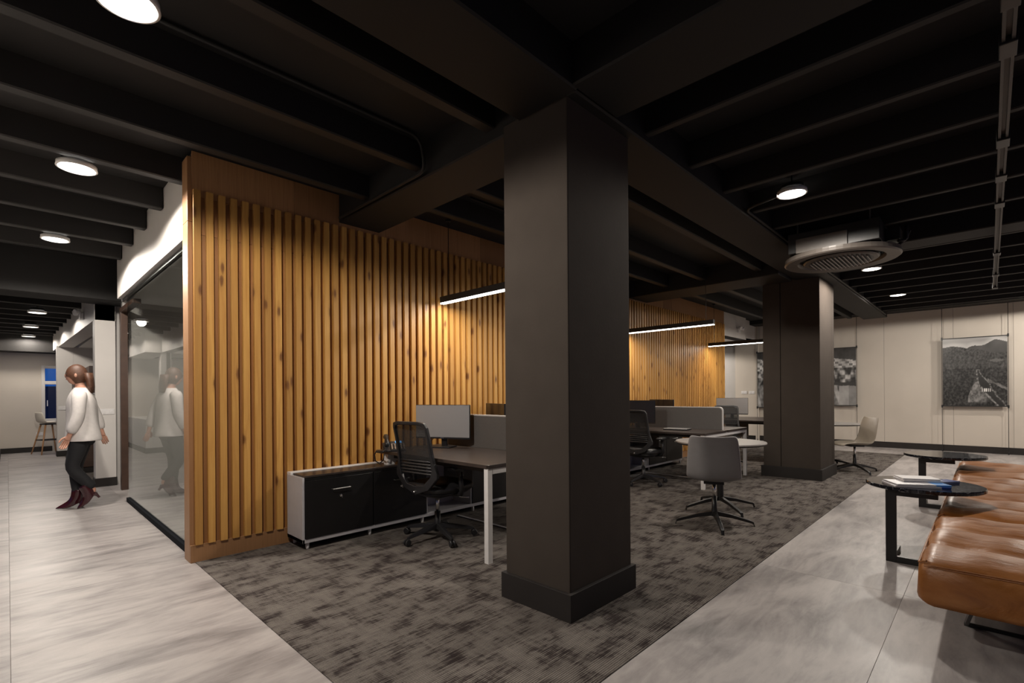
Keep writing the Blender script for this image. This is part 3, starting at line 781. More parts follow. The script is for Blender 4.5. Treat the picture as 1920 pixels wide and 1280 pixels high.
# ------------------------------------------------------------------ mesh office chairs (face +x)
def make_office_chair():
    t = thing('office_chair', 'x', 'chair')
    def bx(y, z):
        k = max(0, z - .66); return -.255 + .35 * y * y - .22 * k * k - .13 * k + .06 * max(0, .60 - z)
    O = [(0, 1.05), (.13, 1.05), (.188, 1.038), (.207, 1.0), (.211, .9), (.213, .78), (.224, .70), (.252, .62), (.252, .58), (.15, .475), (0, .425)]
    I = [(0, 1.022), (.12, 1.022), (.168, 1.01), (.184, .985), (.187, .9), (.186, .79), (.190, .71), (.196, .64), (.178, .585), (.10, .515), (0, .502)]
    def loop(L): return L + [(-y, z) for y, z in L[-2:0:-1]]
    o, i = loop(O), loop(I); n = len(o); m = MB()
    vs = [(bx(y, z) - .016, y, z) for y, z in o] + [(bx(y, z) + .016, y, z) for y, z in o] + [(bx(y, z) - .016, y, z) for y, z in i] + [(bx(y, z) + .016, y, z) for y, z in i]
    fs = []
    for k in range(n):
        j = (k + 1) % n
        fs += [(k, j, n + j, n + k), (2 * n + k, 3 * n + k, 3 * n + j, 2 * n + j), (k, 2 * n + k, 2 * n + j, j), (n + k, n + j, 3 * n + j, 3 * n + k)]
    m.add(vs, fs).build('back_frame', M['black_plastic'], t, bevel=.006)
    def half(z):
        for (y0, z0), (y1, z1) in zip(I[1:], I[2:]):
            if z1 <= z <= z0: return y0 + (y1 - y0) * (z0 - z) / (z0 - z1)
        return .12
    zs = [1.022 - q * (1.022 - .715) / 12 for q in range(13)]; m = MB(); vs = []; fs = []
    for a, z in enumerate(zs):
        h = half(z) + .006
        for q in range(9): y = -h + 2 * h * q / 8; vs.append((bx(y, z) + .006 + .02 * (1 - (y / h) ** 2), y, z))
    for a in range(12):
        for q in range(8): fs.append((a * 9 + q, a * 9 + q + 1, a * 9 + q + 10, a * 9 + q + 9))
    m.add(vs, fs).build('mesh_back', M['mesh_back'], t, smooth=True)
    for q in range(5):
        z = .712 - q * .026; h = half(z) + .004
        MB().tube([(bx(y, z) + .012 * (1 - (y / h) ** 2), y, z) for y in [-h + 2 * h * w / 8 for w in range(9)]], .0095, 6).build('lumbar_slat', M['black_plastic'], t, smooth=True)
    MB().sphere((bx(0, .45) - .02, 0, .452), .011, 8, 6).build('badge', M['chrome'], t, smooth=True)
    # seat
    def ser(hx, hy, z, cx=.03, p=4): return [(cx + hx * math.copysign(abs(math.cos(a)) ** (2 / p), math.cos(a)), hy * math.copysign(abs(math.sin(a)) ** (2 / p), math.sin(a)), z) for a in [2 * PI * k / 28 for k in range(28)]]
    MB().loft([ser(.235, .235, .432), ser(.25, .25, .445), ser(.252, .252, .475), ser(.24, .24, .498), ser(.19, .19, .508), ser(.08, .08, .504)]).build('seat_cushion', M['black_plastic'], t, smooth=True)
    MB().loft([ser(.10, .10, .375, 0), ser(.20, .20, .405), ser(.236, .236, .431)]).build('seat_pan', M['black_plastic'], t, smooth=True)
    MB().bar((-.05, 0, .40), (-.25, 0, .455), .09, .03).build('back_support', M['black_plastic'], t, bevel=.004)
    for s in (-1, 1):
        a = MB().tube([(.02, s * .17, .41), (.02, s * .27, .42), (.0, s * .295, .47), (-.02, s * .295, .62)], [.022, .022, .022, .02], 8).build('armrest', M['black_plastic'], t, smooth=True)
        MB().box(-.13, .13, s * .295 - .045, s * .295 + .045, .635, .665).build('arm_pad', M['black_plastic'], a, bevel=.012, seg=3)
        MB().box(-.04, .01, s * .295 - .018, s * .295 + .018, .58, .64).build('arm_collar', M['black_plastic'], a)
    MB().tube([(.05, -.08, .40), (.06, -.25, .385), (.10, -.29, .38)], .007, 6).build('lever', M['steel'], t, smooth=True)
    MB().lathe([(.016, .22), (.016, .39)], 14).build('gas_lift', M['chrome'], t, smooth=True)
    MB().lathe([(.034, .07), (.034, .10), (.028, .13), (.026, .24)], 16).build('column', M['black_plastic'], t, smooth=True)
    for k in range(5):
        a = 2 * PI * k / 5 + .55; u = Vector((math.cos(a), math.sin(a), 0)); v = Vector((-u.y, u.x, 0))
        def sec(r, z, w, h): c = u * r + Vector((0, 0, z)); return [c + v * (i * w) + Vector((0, 0, j * h)) for i, j in ((-1, -1), (1, -1), (.7, 1), (-.7, 1))]
        MB().loft([sec(.02, .115, .026, .022), sec(.15, .10, .022, .018), sec(.30, .075, .017, .013), sec(.325, .068, .012, .01)]).build('leg', M['black_plastic'], t, bevel=.003)
        c = u * .315
        w = MB()
        for s in (-1, 1):
            q = MB().lathe([(.0005, -.009), (.024, -.009), (.028, -.005), (.028, .005), (.024, .009), (.0005, .009)], 16)
            w.add([c + v * (s * .014 + p[2]) + u * (p[0] + .012) + Vector((0, 0, .0325 + p[1])) for p in q.v], q.f)
        cs = w.build('caster', M['black_plastic'], t)
        MB().tube([c + Vector((0, 0, .078)), c + Vector((0, 0, .055))], .009, 8).build('caster_stem', M['black_plastic'], cs)
    return t
oc = make_office_chair(); oc.location = (2.66, 3.52, .004); oc.rotation_euler = (0, 0, .12)
oc['label'] = 'black mesh back office chair at the desk next to the low cabinet'; oc['group'] = 'black mesh office chairs'
dup(oc, 'black mesh back office chair at the middle desk, half behind the column', (6.28, 3.52, .004), .05)
dup(oc, 'black mesh chair past the end of the middle grey screen', (8.75, 3.32, .004), PI + .3)

# ------------------------------------------------------------------ shell chairs and round tables
def make_shell_chair(shell, lab):
    t = thing('shell_chair', lab, 'chair')
    prof = [(.235, .415, .185), (.225, .437, .205), (.17, .448, .222), (.06, .440, .232), (-.06, .432, .238), (-.13, .437, .241), (-.175, .462, .242), (-.20, .51, .240), (-.213, .58, .236), (-.226, .67, .230), (-.243, .76, .222), (-.262, .835, .213), (-.270, .862, .200), (-.273, .868, .180)]
    nu = 13; vs = []; fs = []
    P_ = [Vector((a, 0, b)) for a, b, _ in prof]
    for i, (x, z, h) in enumerate(prof):
        d = (P_[min(i + 1, len(prof) - 1)] - P_[max(i - 1, 0)]).normalized(); nrm = Vector((d.z, 0, -d.x))
        if nrm.z < 0 and nrm.x < 0: nrm = -nrm
        for j in range(nu):
            u = -1 + 2 * j / (nu - 1); c = .028 * abs(u) ** 2.6
            if 2 < i < 8: c += .016 * abs(u) ** 4
            p = Vector((x, h * u, z)) + Vector((max(nrm.x, 0), 0, max(nrm.z, 0))) * c
            vs.append(p)
    for i in range(len(prof) - 1):
        for j in range(nu - 1): fs.append((i * nu + j, i * nu + j + 1, (i + 1) * nu + j + 1, (i + 1) * nu + j))
    o = MB().add(vs, fs).build('shell', shell, t, smooth=True); solid(o, .012); subsurf(o, 1)
    MB().box(-.10, .10, -.09, .09, .405, .432).build('seat_plate', M['black_metal'], t, bevel=.005)
    MB().lathe([(.017, .26), (.017, .41)], 14).build('gas_lift', M['chrome'], t, smooth=True)
    MB().lathe([(.04, .09), (.032, .12), (.024, .17), (.023, .27)], 16).build('column', M['black_metal'], t, smooth=True)
    return t
def star(t, angs, r, z0=.115, w=.015):
    for a in angs:
        u = Vector((math.cos(a), math.sin(a), 0)); v = Vector((-u.y, u.x, 0))
        def sec(q, z, w, h): c = u * q + Vector((0, 0, z)); return [c + v * (i * w) + Vector((0, 0, j * h)) for i, j in ((-1, -1), (1, -1), (1, 1), (-1, 1))]
        MB().loft([sec(.01, z0, w * 1.3, .022), sec(r * .45, z0 * .78, w * 1.1, .016), sec(r - .03, z0 * .38, w, .012), sec(r - .006, z0 * .3, w, .010), sec(r, .012, w * .9, .008), sec(r + .002, .0, w * .9, .001)][:5] + [[u * (r + dx) + v * (i * w * .9) + Vector((0, 0, .0)) for i, dx in ((-1, -.012), (1, -.012), (1, .008), (-1, .008))]]).build('leg', M['black_metal'], t, bevel=.003)
g1 = make_shell_chair(M['grey_shell'], 'grey plastic swivel shell chair seen from behind at the round table')
g1.location = (4.745, 1.905, .004); g1.rotation_euler = (0, 0, math.radians(20))
star(g1, [math.radians(d - 20) for d in (33, 123, 213, 303)], .355)
g1['group'] = 'shell chairs at the round tables'
g2 = make_shell_chair(M['taupe_shell'], 'taupe plastic swivel shell chair in profile near the panelled wall')
g2.location = (9.45, 1.55, .004); g2.rotation_euler = (0, 0, math.radians(128)); g2['group'] = 'shell chairs at the round tables'
star(g2, [math.radians(d - 128) for d in (-41, 49, 139, 221)], .37)
def make_table():
    t = thing('round_table', 'x', 'table')
    MB().lathe([(.0005, .722), (.458, .722), (.465, .727), (.465, .735), (.460, .742), (.0005, .742)], 56).build('table_top', M['table_top'], t)
    MB().lathe([(.0005, .712), (.452, .712), (.464, .7255), (.0005, .7215)], 56).build('under_edge', M['black_metal'], t)
    MB().lathe([(.034, .09), (.034, .69), (.12, .70), (.12, .712)], 20).build('column', M['black_metal'], t, smooth='auto')
    star(t, [math.radians(d) for d in (52, 142, 232, 322)], .40)
    return t
rt = make_table(); rt.location = (5.47, 2.13, .004); rt['label'] = 'round pale grey table on a black star base behind the grey shell chair'
rt['group'] = 'round tables on the carpet'
dup(rt, 'round table almost hidden behind the second column', (9.93, 1.98, .004), .6)

# ------------------------------------------------------------------ leather sofa (seat modules along x)
so = thing('sofa', 'long tan leather bench sofa with channelled seat cushions on black legs', 'sofa', (3.2, .27, 0))
def cushion(x0, x1, pitch, z1=.445, D=.88):
    L = x1 - x0; n = max(2, round(L / pitch)); NS = n * 12; NV = 26; rings = []
    z0 = .205
    for k in range(NS + 1):
        s = k / NS; x = x0 + L * s
        e = min(s * L, (1 - s) * L); er = .045
        sh = 0 if e > er else er - math.sqrt(max(0, er * er - (er - e) ** 2))
        ph = (s * n) % 1.0; ch = abs(math.sin(PI * ph)) ** .62
        if k in (0, NS): ch = .6
        wob = .006 * math.sin(x * 9.1) * math.sin(x * 4.3 + 1)
        ring = []
        for j in range(NV + 1):            # over the top from y=0 to y=-D
            q = j / NV; y = -D * q; ey = min(q * D, (1 - q) * D); r2 = .05
            dz = 0 if ey > r2 else r2 - math.sqrt(max(0, r2 * r2 - (r2 - ey) ** 2))
            wr = .005 * math.sin(7 * y + 3 * x) + .004 * math.sin(23 * y + 5 * x)
            zt = z1 - .034 * (1 - ch) - dz * (1 - .4 * 0) - sh * .8 + (wob + wr) * min(1, ey / .1) * min(1, e / .1)
            yy = y - (sh * .5 if q < .5 else -sh * .5) - (.012 * (1 - ch) if q == 0 else 0)
            ring.append((x, yy, zt))
        ring += [(x, -D + sh * .5 + .045 * (1 - math.cos(w)), z0 + .045 * (1 - math.sin(w))) for w in (0, .5, 1.0, PI / 2)]
        ring += [(x, -sh * .5 - .045 * (1 - math.cos(w)), z0 + .045 * (1 - math.sin(w))) for w in (PI / 2, 1.0, .5, 0)]
        rings.append(ring)
    return MB().loft(rings)
SECT = ((0.0, 1.30), (1.305, 3.53), (3.535, 4.98))
for a, b in SECT:
    cu = cushion(a, b, .43).build('seat_cushion', M['leather'], so, smooth=True)
    if a == 0:
        for dz in (0, -.009): MB().tube([(-.003, -.03 - q * .1, .408 + dz) for q in range(9)], .0022, 5).build('stitching', M['stitch'], cu)
    MB().tube([(a + .006, .0 - .04, .425), (a + .04, -.008, .405), ((a + b) / 2, -.006, .402), (b - .04, -.008, .405)], .005, 6).build('piping', M['leather'], cu, smooth=True)
MB().box(.14, 4.86, -.80, -.10, .18, .207).build('frame', M['black_metal'], so, bevel=.004)
for x in (.43, 2.45, 4.55):
    m = MB()
    m.bar((x - .28 if x < 1 else x - .2, -.205, .19), (x, -.175, .012), .03, .016, (0, 1, 0)); m.build('leg', M['black_metal'], so, bevel=.002)
    MB().bar((x - .28 if x < 1 else x - .2, -.70, .19), (x, -.70, .012), .03, .016, (0, 1, 0)).build('leg', M['black_metal'], so, bevel=.002)
    MB().box(x - .012, x + .012, -.74, -.165, .0, .016).build('runner', M['black_metal'], so, bevel=.002)

# ------------------------------------------------------------------ c-shaped side tables
def make_side():
    t = thing('side_table', 'x', 'side table')
    MB().lathe([(.0005, .545), (.345, .545), (.355, .551), (.355, .568), (.350, .574), (.0005, .575)], 56).build('table_top', M['marble'], t)
    px, py = -.235, .17
    MB().box(px - .006, px + .030, py - .032, py + .032, .0, .545).build('post', M['black_metal'], t, bevel=.002)
    MB().box(px - .006, px + .030, -.10, py - .032, .498, .545).build('arm', M['black_metal'], t, bevel=.002)
    MB().box(px - .006, px + .030, -.42, py - .032, .0, .045).build('base_bar', M['black_metal'], t, bevel=.002)
    MB().box(px + .030, .12, py - .020, py + .014, .0, .045).build('base_bar', M['black_metal'], t, bevel=.002)
    return t
sd = make_side(); sd.location = (4.86, .365, 0); sd['label'] = 'black marble c-shaped side table holding booklets, by the near sofa end'
sd['group'] = 'marble side tables over the sofa edge'
dup(sd, 'empty black marble c-shaped side table farther along the sofa', (7.27, .365, 0))

# booklets on the nearer side table
def booklet(label, loc, rz, L, Wd, th, cover, spine=None, dz=0):
    t = thing('booklet', label, 'booklet', loc, rz, 'booklets on the marble side table')
    MB().box(-L / 2, L / 2, -Wd / 2, Wd / 2, .0, .0018).build('cover', cover, t)
    MB().box(-L / 2 + .003, L / 2 - .003, -Wd / 2 + .003, Wd / 2 - .003, .0018, th - .0018).build('pages', M['paper'], t)
    MB().box(-L / 2, L / 2, -Wd / 2, Wd / 2, th - .0018, th).build('cover', cover, t)
    if spine:
        for a, b, mm in spine: MB().box(a, b, -Wd / 2 - .001, Wd / 2 + .001, -.0002, th + .0004).build('band', mm, t)
    return t
ZB = .5752
ang = math.radians(-62)
booklet('grey booklet with a deep blue end at the bottom of the pile', (4.70, .40, ZB), ang, .34, .225, .012, M['cover_grey'], ((.115, .17, M['cover_blue']),))
booklet('grey booklet with a bright blue end second from the bottom of the pile', (4.72, .395, ZB + .0128), ang + .03, .335, .22, .010, M['cover_grey'], ((.075, .1675, M['blue_light']),))
booklet('dark blue booklet lying flat toward the sofa', (4.98, .26, ZB), math.radians(-35), .20, .10, .016, M['cover_blue'])
booklet('white booklet with grey edge second from the top', (4.82, .395, ZB + .0236), ang + .02, .25, .17, .012, M['paper'])
booklet('white booklet topmost of the pile', (4.83, .40, ZB + .0363), ang - .03, .235, .165, .010, M['paper'])

# ------------------------------------------------------------------ hanging pictures on the far wall
def ink_landscape(u, v):
    from mathutils import noise
    n = lambda a, b, s: noise.noise(Vector((a * s, b * s, 1.7)))
    ridge1 = .84 + .03 * math.sin(u * 5 + .6) + .015 * n(u, 0, 6) - .08 * max(0, u - .30) + .03 * max(0, .3 - u)
    ridge2 = .80 + .13 * max(0, min(1, (u - .30) / .5)) ** .8 + .018 * math.sin(u * 17) - (.05 if u < .35 else 0)
    if v > max(ridge1, ridge2): return .30 + .10 * n(u * .5, v * 4, 5) + .15 * max(0, 1 - abs(v - max(ridge1, ridge2)) * 14)
    if v > ridge1: return .055 + .02 * n(u, v, 9) + .06 * max(0, (v - ridge1) * 2)
    g = .026 + .045 * n(u, v, 34) + .03 * n(u, v, 70) + .015 * n(u, v, 9)
    if v > .55: g += .018
    pts = ((.56, .50), (.60, .42), (.66, .31), (.71, .235), (.80, .13), (.90, .04), (.97, -.05))
    d, sd = 9, 0
    for (u0, v0), (u1, v1) in zip(pts, pts[1:]):
        L2 = (u1 - u0) ** 2 + (v1 - v0) ** 2; q = max(0, min(1, ((u - u0) * (u1 - u0) + (v - v0) * (v1 - v0)) / L2))
        e = math.hypot(u - u0 - q * (u1 - u0), v - v0 - q * (v1 - v0))
        if e < d: d = e; sd = (u - u0) * (v1 - v0) - (v - v0) * (u1 - u0)
    w = .012 + .055 * max(0, 1 - abs(v - .32) / .16) + .022 * (v < .22)
    if d < w: g = .022 + .01 * n(u, v, 20)
    elif d < w + .02 + .02 * n(u, v, 18): g = .15 + .22 * n(u, v, 40)
    elif .40 < u < .70 and .06 < v < .36 and abs(u - .57) < .15 * (.42 - v) / .3 + .03: g = .10 + .16 * max(0, n(u, v, 16)) + .10 * n(u, v, 44)
    elif u > .70 and abs(v - (.42 - .45 * (u - .62))) < .018 + .02 * n(u, v, 14): g = .12 + .12 * n(u, v, 40)
    if .74 < u < .94 and abs(v - .655) < .026 - abs(u - .84) * .18: g = .10
    if .62 < u < .75 and abs(v - .235) < .022: g = .70 if int(u * 66) % 2 else .05
    return max(.006, g)
def ink_industry(u, v):
    from mathutils import noise
    n = noise.noise(Vector((u * 7, v * 7, 4.2))) + .6 * noise.noise(Vector((u * 18, v * 18, 1.2)))
    if v > .88 - .10 * u: return .05 + .02 * n
    if v > .66: return .40 + .25 * n if (int(v * 26) + int(u * 14)) % 3 else .14
    if v > .40: return max(.02, .18 + .45 * n) if (int(u * 9) + int(v * 13)) % 2 else max(.015, .07 + .2 * n)
    if v > .36 - .1 * (u - .5) ** 2 and u > .2: return .03
    if u > .65 and v < .34: return .30 + .06 * n if u < .85 else .20 + .05 * n
    return max(.02, .13 + .2 * n + .15 * (math.sin(u * 20 + v * 9) > .6))
def picture(label, y0, y1, z0, z1, fn, x=FX - .12):
    t = thing('hanging_picture', label, 'picture', (x, (y0 + y1) / 2, z0), 0, 'prints hung on cables at the panelled wall')
    w, h = y1 - y0, z1 - z0; nu, nv = 110, 130; vs = []; fs = []; col = []
    for j in range(nv + 1):
        for i in range(nu + 1):
            u, v = i / nu, j / nv; vs.append((-.005, w / 2 - w * u, h * v)); c = fn(u, v); c = min(.8, c * 1.1); col.append((c, c * .98, c * .96, 1))
    for j in range(nv):
        for i in range(nu): a = j * (nu + 1) + i; fs.append((a, a + 1, a + nu + 2, a + nu + 1))
    o = MB().add(vs, fs).build('print', M['print'], t)
    ca = o.data.color_attributes.new('ink', 'FLOAT_COLOR', 'POINT')
    ca.data.foreach_set('color', [q for c in col for q in c])
    MB().box(-.0045, .005, -w / 2, w / 2, 0, h).build('board', M['black_metal'], t)
    for z in (-.004, h - .014): MB().box(-.012, .010, -w / 2 - .004, w / 2 + .004, z, z + .018).build('clamp_rail', M['black_metal'], t)
    for y in (-w / 2 - .012, w / 2 + .012):
        MB().tube([(0, y, .02 - z0), (0, y, SLAB - .12 - z0)], .005, 6).build('cable', M['black_metal'], t)
        for z in (0, h): MB().box(-.016, .016, y - .014, y + .014, z - .03, z + .03).build('clip', M['black_metal'], t, bevel=.003)
        MB().lathe([(.012, .0), (.012, .05), (.004, .06)], 10, (0, y, -z0)).build('floor_anchor', M['black_metal'], t)
    return t
picture('black and white aerial print of wooded mountains and a dam', -.262, .712, .965, 2.40, ink_landscape)
picture('black and white print of machinery and buildings beside the second column', 2.25, 3.23, .955, 2.345, ink_industry)
picture('narrow visible strip of a black and white print left of the second column', 3.60, 4.43, .89, 2.35, ink_industry)

# ------------------------------------------------------------------ small wall fittings
def emergency_light(label, loc, rz):
    t = thing('emergency_light', label, 'emergency light', loc, rz, 'twin emergency lights')
    MB().box(-.07, .07, -.05, 0, -.05, .05).build('housing', M['white_metal'], t, bevel=.01)
    for s in (-1, 1):
        q = MB().lathe([(.0005, 0), (.04, 0), (.045, .03), (.038, .06), (.0005, .06)], 16)
        rot = Matrix.Rotation(PI / 2 + .3, 3, 'X') @ Matrix.Rotation(s * .5, 3, 'Y')
        MB().add([Vector((s * .07, -.06, .06)) + rot @ Vector(v) for v in q.v], q.f).build('lamp_head', M['white_metal'], t, smooth='auto')
    return t
emergency_light('white twin head emergency light on the corridor bulkhead', (.845, 10.25, 2.56), -PI / 2)
emergency_light('white twin head emergency light beyond the slatted wall', (12.5, WY + .02, 2.80), 0)
def switch(label, loc, rz, w=.12, cat='switch', name='light_switch'):
    t = thing(name, label, cat, loc, rz)
    MB().box(-w / 2, w / 2, -.009, 0, -.04, .04).build('plate', M['white_metal'], t, bevel=.003)
    for k in (-1, 1): MB().box(k * w / 4 - .018, k * w / 4 + .018, -.013, -.008, -.022, .022).build('rocker', M['white_metal'], t, bevel=.002)
    return t
switch('white double switch plate on the nearer corridor pier', (1.0, 9.10, 1.07), 0, .16)
switch('white switch plate on the farther corridor pier', (.85, 14.5, 1.05), 0, .16)
switch('white double switch plate by the far pier, the one nearer the glass', (FX - .05, 4.80, 1.29), -PI / 2, .15)
switch('white double switch plate by the far pier, the one nearer the print', (FX - .05, 4.60, 1.29), -PI / 2, .15)
switch('white socket low on the cream corridor end wall', (.53, 16.2, .42), 0, .12, 'socket', 'wall_socket')
tv = thing('wall_display', 'dark wall display inside the glazed room past the slatted wall', 'display', (18.98, 6.9, 1.45), 0)
MB().box(-.05, 0, -.75, .75, 0, .82).build('casing', M['black_plastic'], tv, bevel=.006)
MB().box(-.055, -.05, -.72, .72, .03, .79).build('screen', M['tv'], tv)

# dark cabinet inside the corridor opening
kc = thing('tall_cabinet', 'dark brown cabinet inside the corridor opening behind the walking person', 'cabinet', (.86, 10.95, 0))
MB().box(.0, .9, 0, 1.6, .10, 1.70).build('body', M['brown_wood'], kc, bevel=.004)
MB().box(.02, .9, .02, 1.58, 0, .10).build('plinth', M['base_dark'], kc)
MB().box(.12, .9, .1, 1.5, 1.70, 1.82).build('top_box', M['brown_wood'], kc, bevel=.004)
for y in (.53, 1.06): MB().box(-.006, .0, y, y + .006, .12, 1.68).build('door_gap', M['black_plastic'], kc)

# ------------------------------------------------------------------ bar stool at the corridor end
st = thing('bar_stool', 'white shell stool on beech legs by the corridor window', 'stool', (.66, 15.45, 0), math.radians(20))
nu = 9; vs = []; fs = []
prof = [(.20, .70, .17), (.16, .715, .19), (.0, .70, .21), (-.12, .70, .215), (-.18, .74, .215), (-.205, .82, .20), (-.22, .92, .17), (-.225, .95, .14)]
for x, z, h in prof:
    for j in range(nu): u = -1 + 2 * j / (nu - 1); vs.append((x + (.05 * u * u if z > .73 else 0), h * u, z + (.03 * u ** 4 if z < .73 else 0)))
for i in range(len(prof) - 1):
    for j in range(nu - 1): fs.append((i * nu + j, i * nu + j + 1, (i + 1) * nu + j + 1, (i + 1) * nu + j))
o = MB().add(vs, fs).build('shell', M['white_shell'], st, smooth=True); solid(o, .014); subsurf(o, 1)
MB().box(-.12, .12, -.12, .12, .665, .69).build('seat_plate', M['black_metal'], st, bevel=.005)
for a, b in ((-1, -1), (1, -1), (1, 1), (-1, 1)):
    MB().tube([(a * .10, b * .10, .67), (a * .225, b * .225, 0)], [.018, .012], 8).build('leg', M['beech'], st, smooth=True)
MB().bar((-.165, -.165, .32), (.165, -.165, .32), .015, .02).bar((.165, -.165, .32), (.165, .165, .32), .015, .02).bar((.165, .165, .32), (-.165, .165, .32), .015, .02).bar((-.165, .165, .32), (-.165, -.165, .32), .015, .02).build('footrest', M['black_metal'], st)

# ------------------------------------------------------------------ the walking person
pe = thing('person', 'person in a white blouse, black trousers and burgundy ankle boots striding across the corridor', 'person', (.60, 7.55, 0), math.radians(168.5))
# local frame: +x is the walking direction, +y the person's left (towards the camera)
def skin(name, V, E, Rr, m, parent, root=0, lv=2):
    me = bpy.data.meshes.new(name); me.from_pydata(V, E, []); me.materials.append(m)
    o = bpy.data.objects.new(name, me); C.objects.link(o); o.parent = parent
    o.modifiers.new('skin', 'SKIN')
    for i, r in enumerate(Rr):
        d = me.skin_vertices[0].data[i]; d.radius = r if isinstance(r, tuple) else (r, r)
        d.use_root = (i == root)
    o.modifiers['skin'].use_smooth_shade = True
    return subsurf(o, lv)
HIP, KN, AN, SH, EL, WR = {}, {}, {}, {}, {}, {}
HIP[1], HIP[-1] = (-.01, .085, .84), (-.01, -.085, .84)
KN[-1], AN[-1] = (.065, -.07, .475), (.045, -.045, .13)
KN[1], AN[1] = (.085, .07, .47), (-.12, .06, .20)
SH[1], SH[-1] = (.0, .165, 1.315), (.0, -.165, 1.315)
EL[1], WR[1] = (.0, .205, 1.06), (.085, .19, .845)
EL[-1], WR[-1] = (-.10, -.215, 1.08), (-.16, -.20, .86)
V = [(-.01, 0, .86), (-.01, 0, .98), (-.005, 0, 1.12), (0, 0, 1.24), (.0, 0, 1.34), (.012, 0, 1.41), (.022, 0, 1.47)]
Rr = [(.12, .10), (.115, .085), (.125, .09), (.13, .095), (.075, .06), (.048, .048), (.05, .05)]
Ed = [(i, i + 1) for i in range(6)]
def chain(a, pts, rs):
    for p, r in zip(pts, rs): V.append(p); Rr.append(r); Ed.append((a, len(V) - 1)); a = len(V) - 1
    return a
lerp = lambda a, b, t: tuple(x + (y - x) * t for x, y in zip(a, b))
for s in (1, -1):
    chain(0, [HIP[s], lerp(HIP[s], KN[s], .5), KN[s], lerp(KN[s], AN[s], .35), AN[s]], [.08, .06, .042, .038, .022])
    toe = (AN[s][0] + .13, AN[s][1], .03) if s < 0 else (AN[s][0] + .06, AN[s][1], .11)
    chain(len(V) - 1, [toe], [.014])
    w = chain(3, [SH[s], lerp(SH[s], EL[s], .5), EL[s], WR[s]], [.05, .042, .036, .024])
    d = (Vector(WR[s]) - Vector(EL[s])).normalized(); side = Vector((0, 1, 0)); fw = Vector((1, 0, 0))
    palm = Vector(WR[s]) + d * .06; chain(w, [tuple(palm)], [(.034, .017)])
    pi_ = len(V) - 1
body = skin('body', V, Ed, Rr, M['skin'], pe)
for s in (1, -1):
    d = (Vector(WR[s]) - Vector(EL[s])).normalized(); f = Vector((1, 0, 0)); f = (f - d * f.dot(d)).normalized(); q = d.cross(f)
    base = Vector(WR[s]) + d * .05
    for k, (o_, L) in enumerate(((.026, .068), (.009, .078), (-.008, .073), (-.024, .058))):
        a = base + f * o_ + d * .03; inn = -q * s * .0
        pts = [base + f * o_ * .7, a, a + d * L * .45 + q * s * -.006, a + d * L * .8 + q * s * -.020, a + d * L + q * s * -.034]
        skin('finger', [tuple(p) for p in pts], [(i, i + 1) for i in range(4)], [.0095, .009, .0088, .0082, .007], M['skin'], body, lv=1)
    th = [base - d * .035 + f * .012, base - d * .005 + f * .042 + q * s * -.008, base + d * .025 + f * .052 + q * s * -.018, base + d * .045 + f * .05 + q * s * -.026]
    skin('thumb', [tuple(p) for p in th], [(i, i + 1) for i in range(3)], [.011, .011, .0095, .008], M['skin'], body, lv=1)
# head: egg with brow, nose, chin
m = MB(); HC = Vector((.045, 0, 1.535)); nt, npz = 24, 18; vs = []; fs = []
for i in range(npz + 1):
    a = PI * i / npz; z = -math.cos(a); r = math.sin(a)
    for k in range(nt):
        b = 2 * PI * k / nt; x = r * math.cos(b); y = r * math.sin(b)
        wx, wy = .093, .072
        if z < 0: wy *= 1 + .30 * z; wx *= 1 + .10 * z * (1 if x < 0 else .2)
        px, pyy, pz = x * wx, y * wy, z * .115
        if x > 0:
            px += .020 * math.exp(-((y * .072) / .012) ** 2 - ((z * .115 + .012) / .022) ** 2)
            px -= .007 * math.exp(-((abs(y) * .072 - .030) / .014) ** 2 - ((z * .115 - .012) / .012) ** 2)
            px += .006 * math.exp(-((y * .072) / .022) ** 2 - ((z * .115 + .090) / .018) ** 2)
        vs.append(tuple(HC + Vector((px, pyy, pz))))
for i in range(npz):
    for k in range(nt): j = (k + 1) % nt; fs.append((i * nt + k, i * nt + j, (i + 1) * nt + j, (i + 1) * nt + k))
hd = subsurf(MB().add(vs, fs).build('head', M['skin'], pe, smooth=True), 1)
for s in (1, -1):
    MB().sphere(HC + Vector((.082, s * .029, .012)), .010, 10, 7).build('eye', M['eye'], hd, smooth=True)
    MB().sphere(HC + Vector((-.005, s * .072, -.004)), .022, 10, 7, (.7, .35, 1.2)).build('ear', M['skin'], hd, smooth=True)
    MB().tube([HC + Vector((.089, s * .014, .031)), HC + Vector((.083, s * .04, .031))], .003, 6).build('eyebrow', M['hair'], hd)
MB().sphere(HC + Vector((.084, 0, -.052)), .014, 10, 7, (.5, 1.5, .45)).build('mouth', M['lips'], hd, smooth=True)
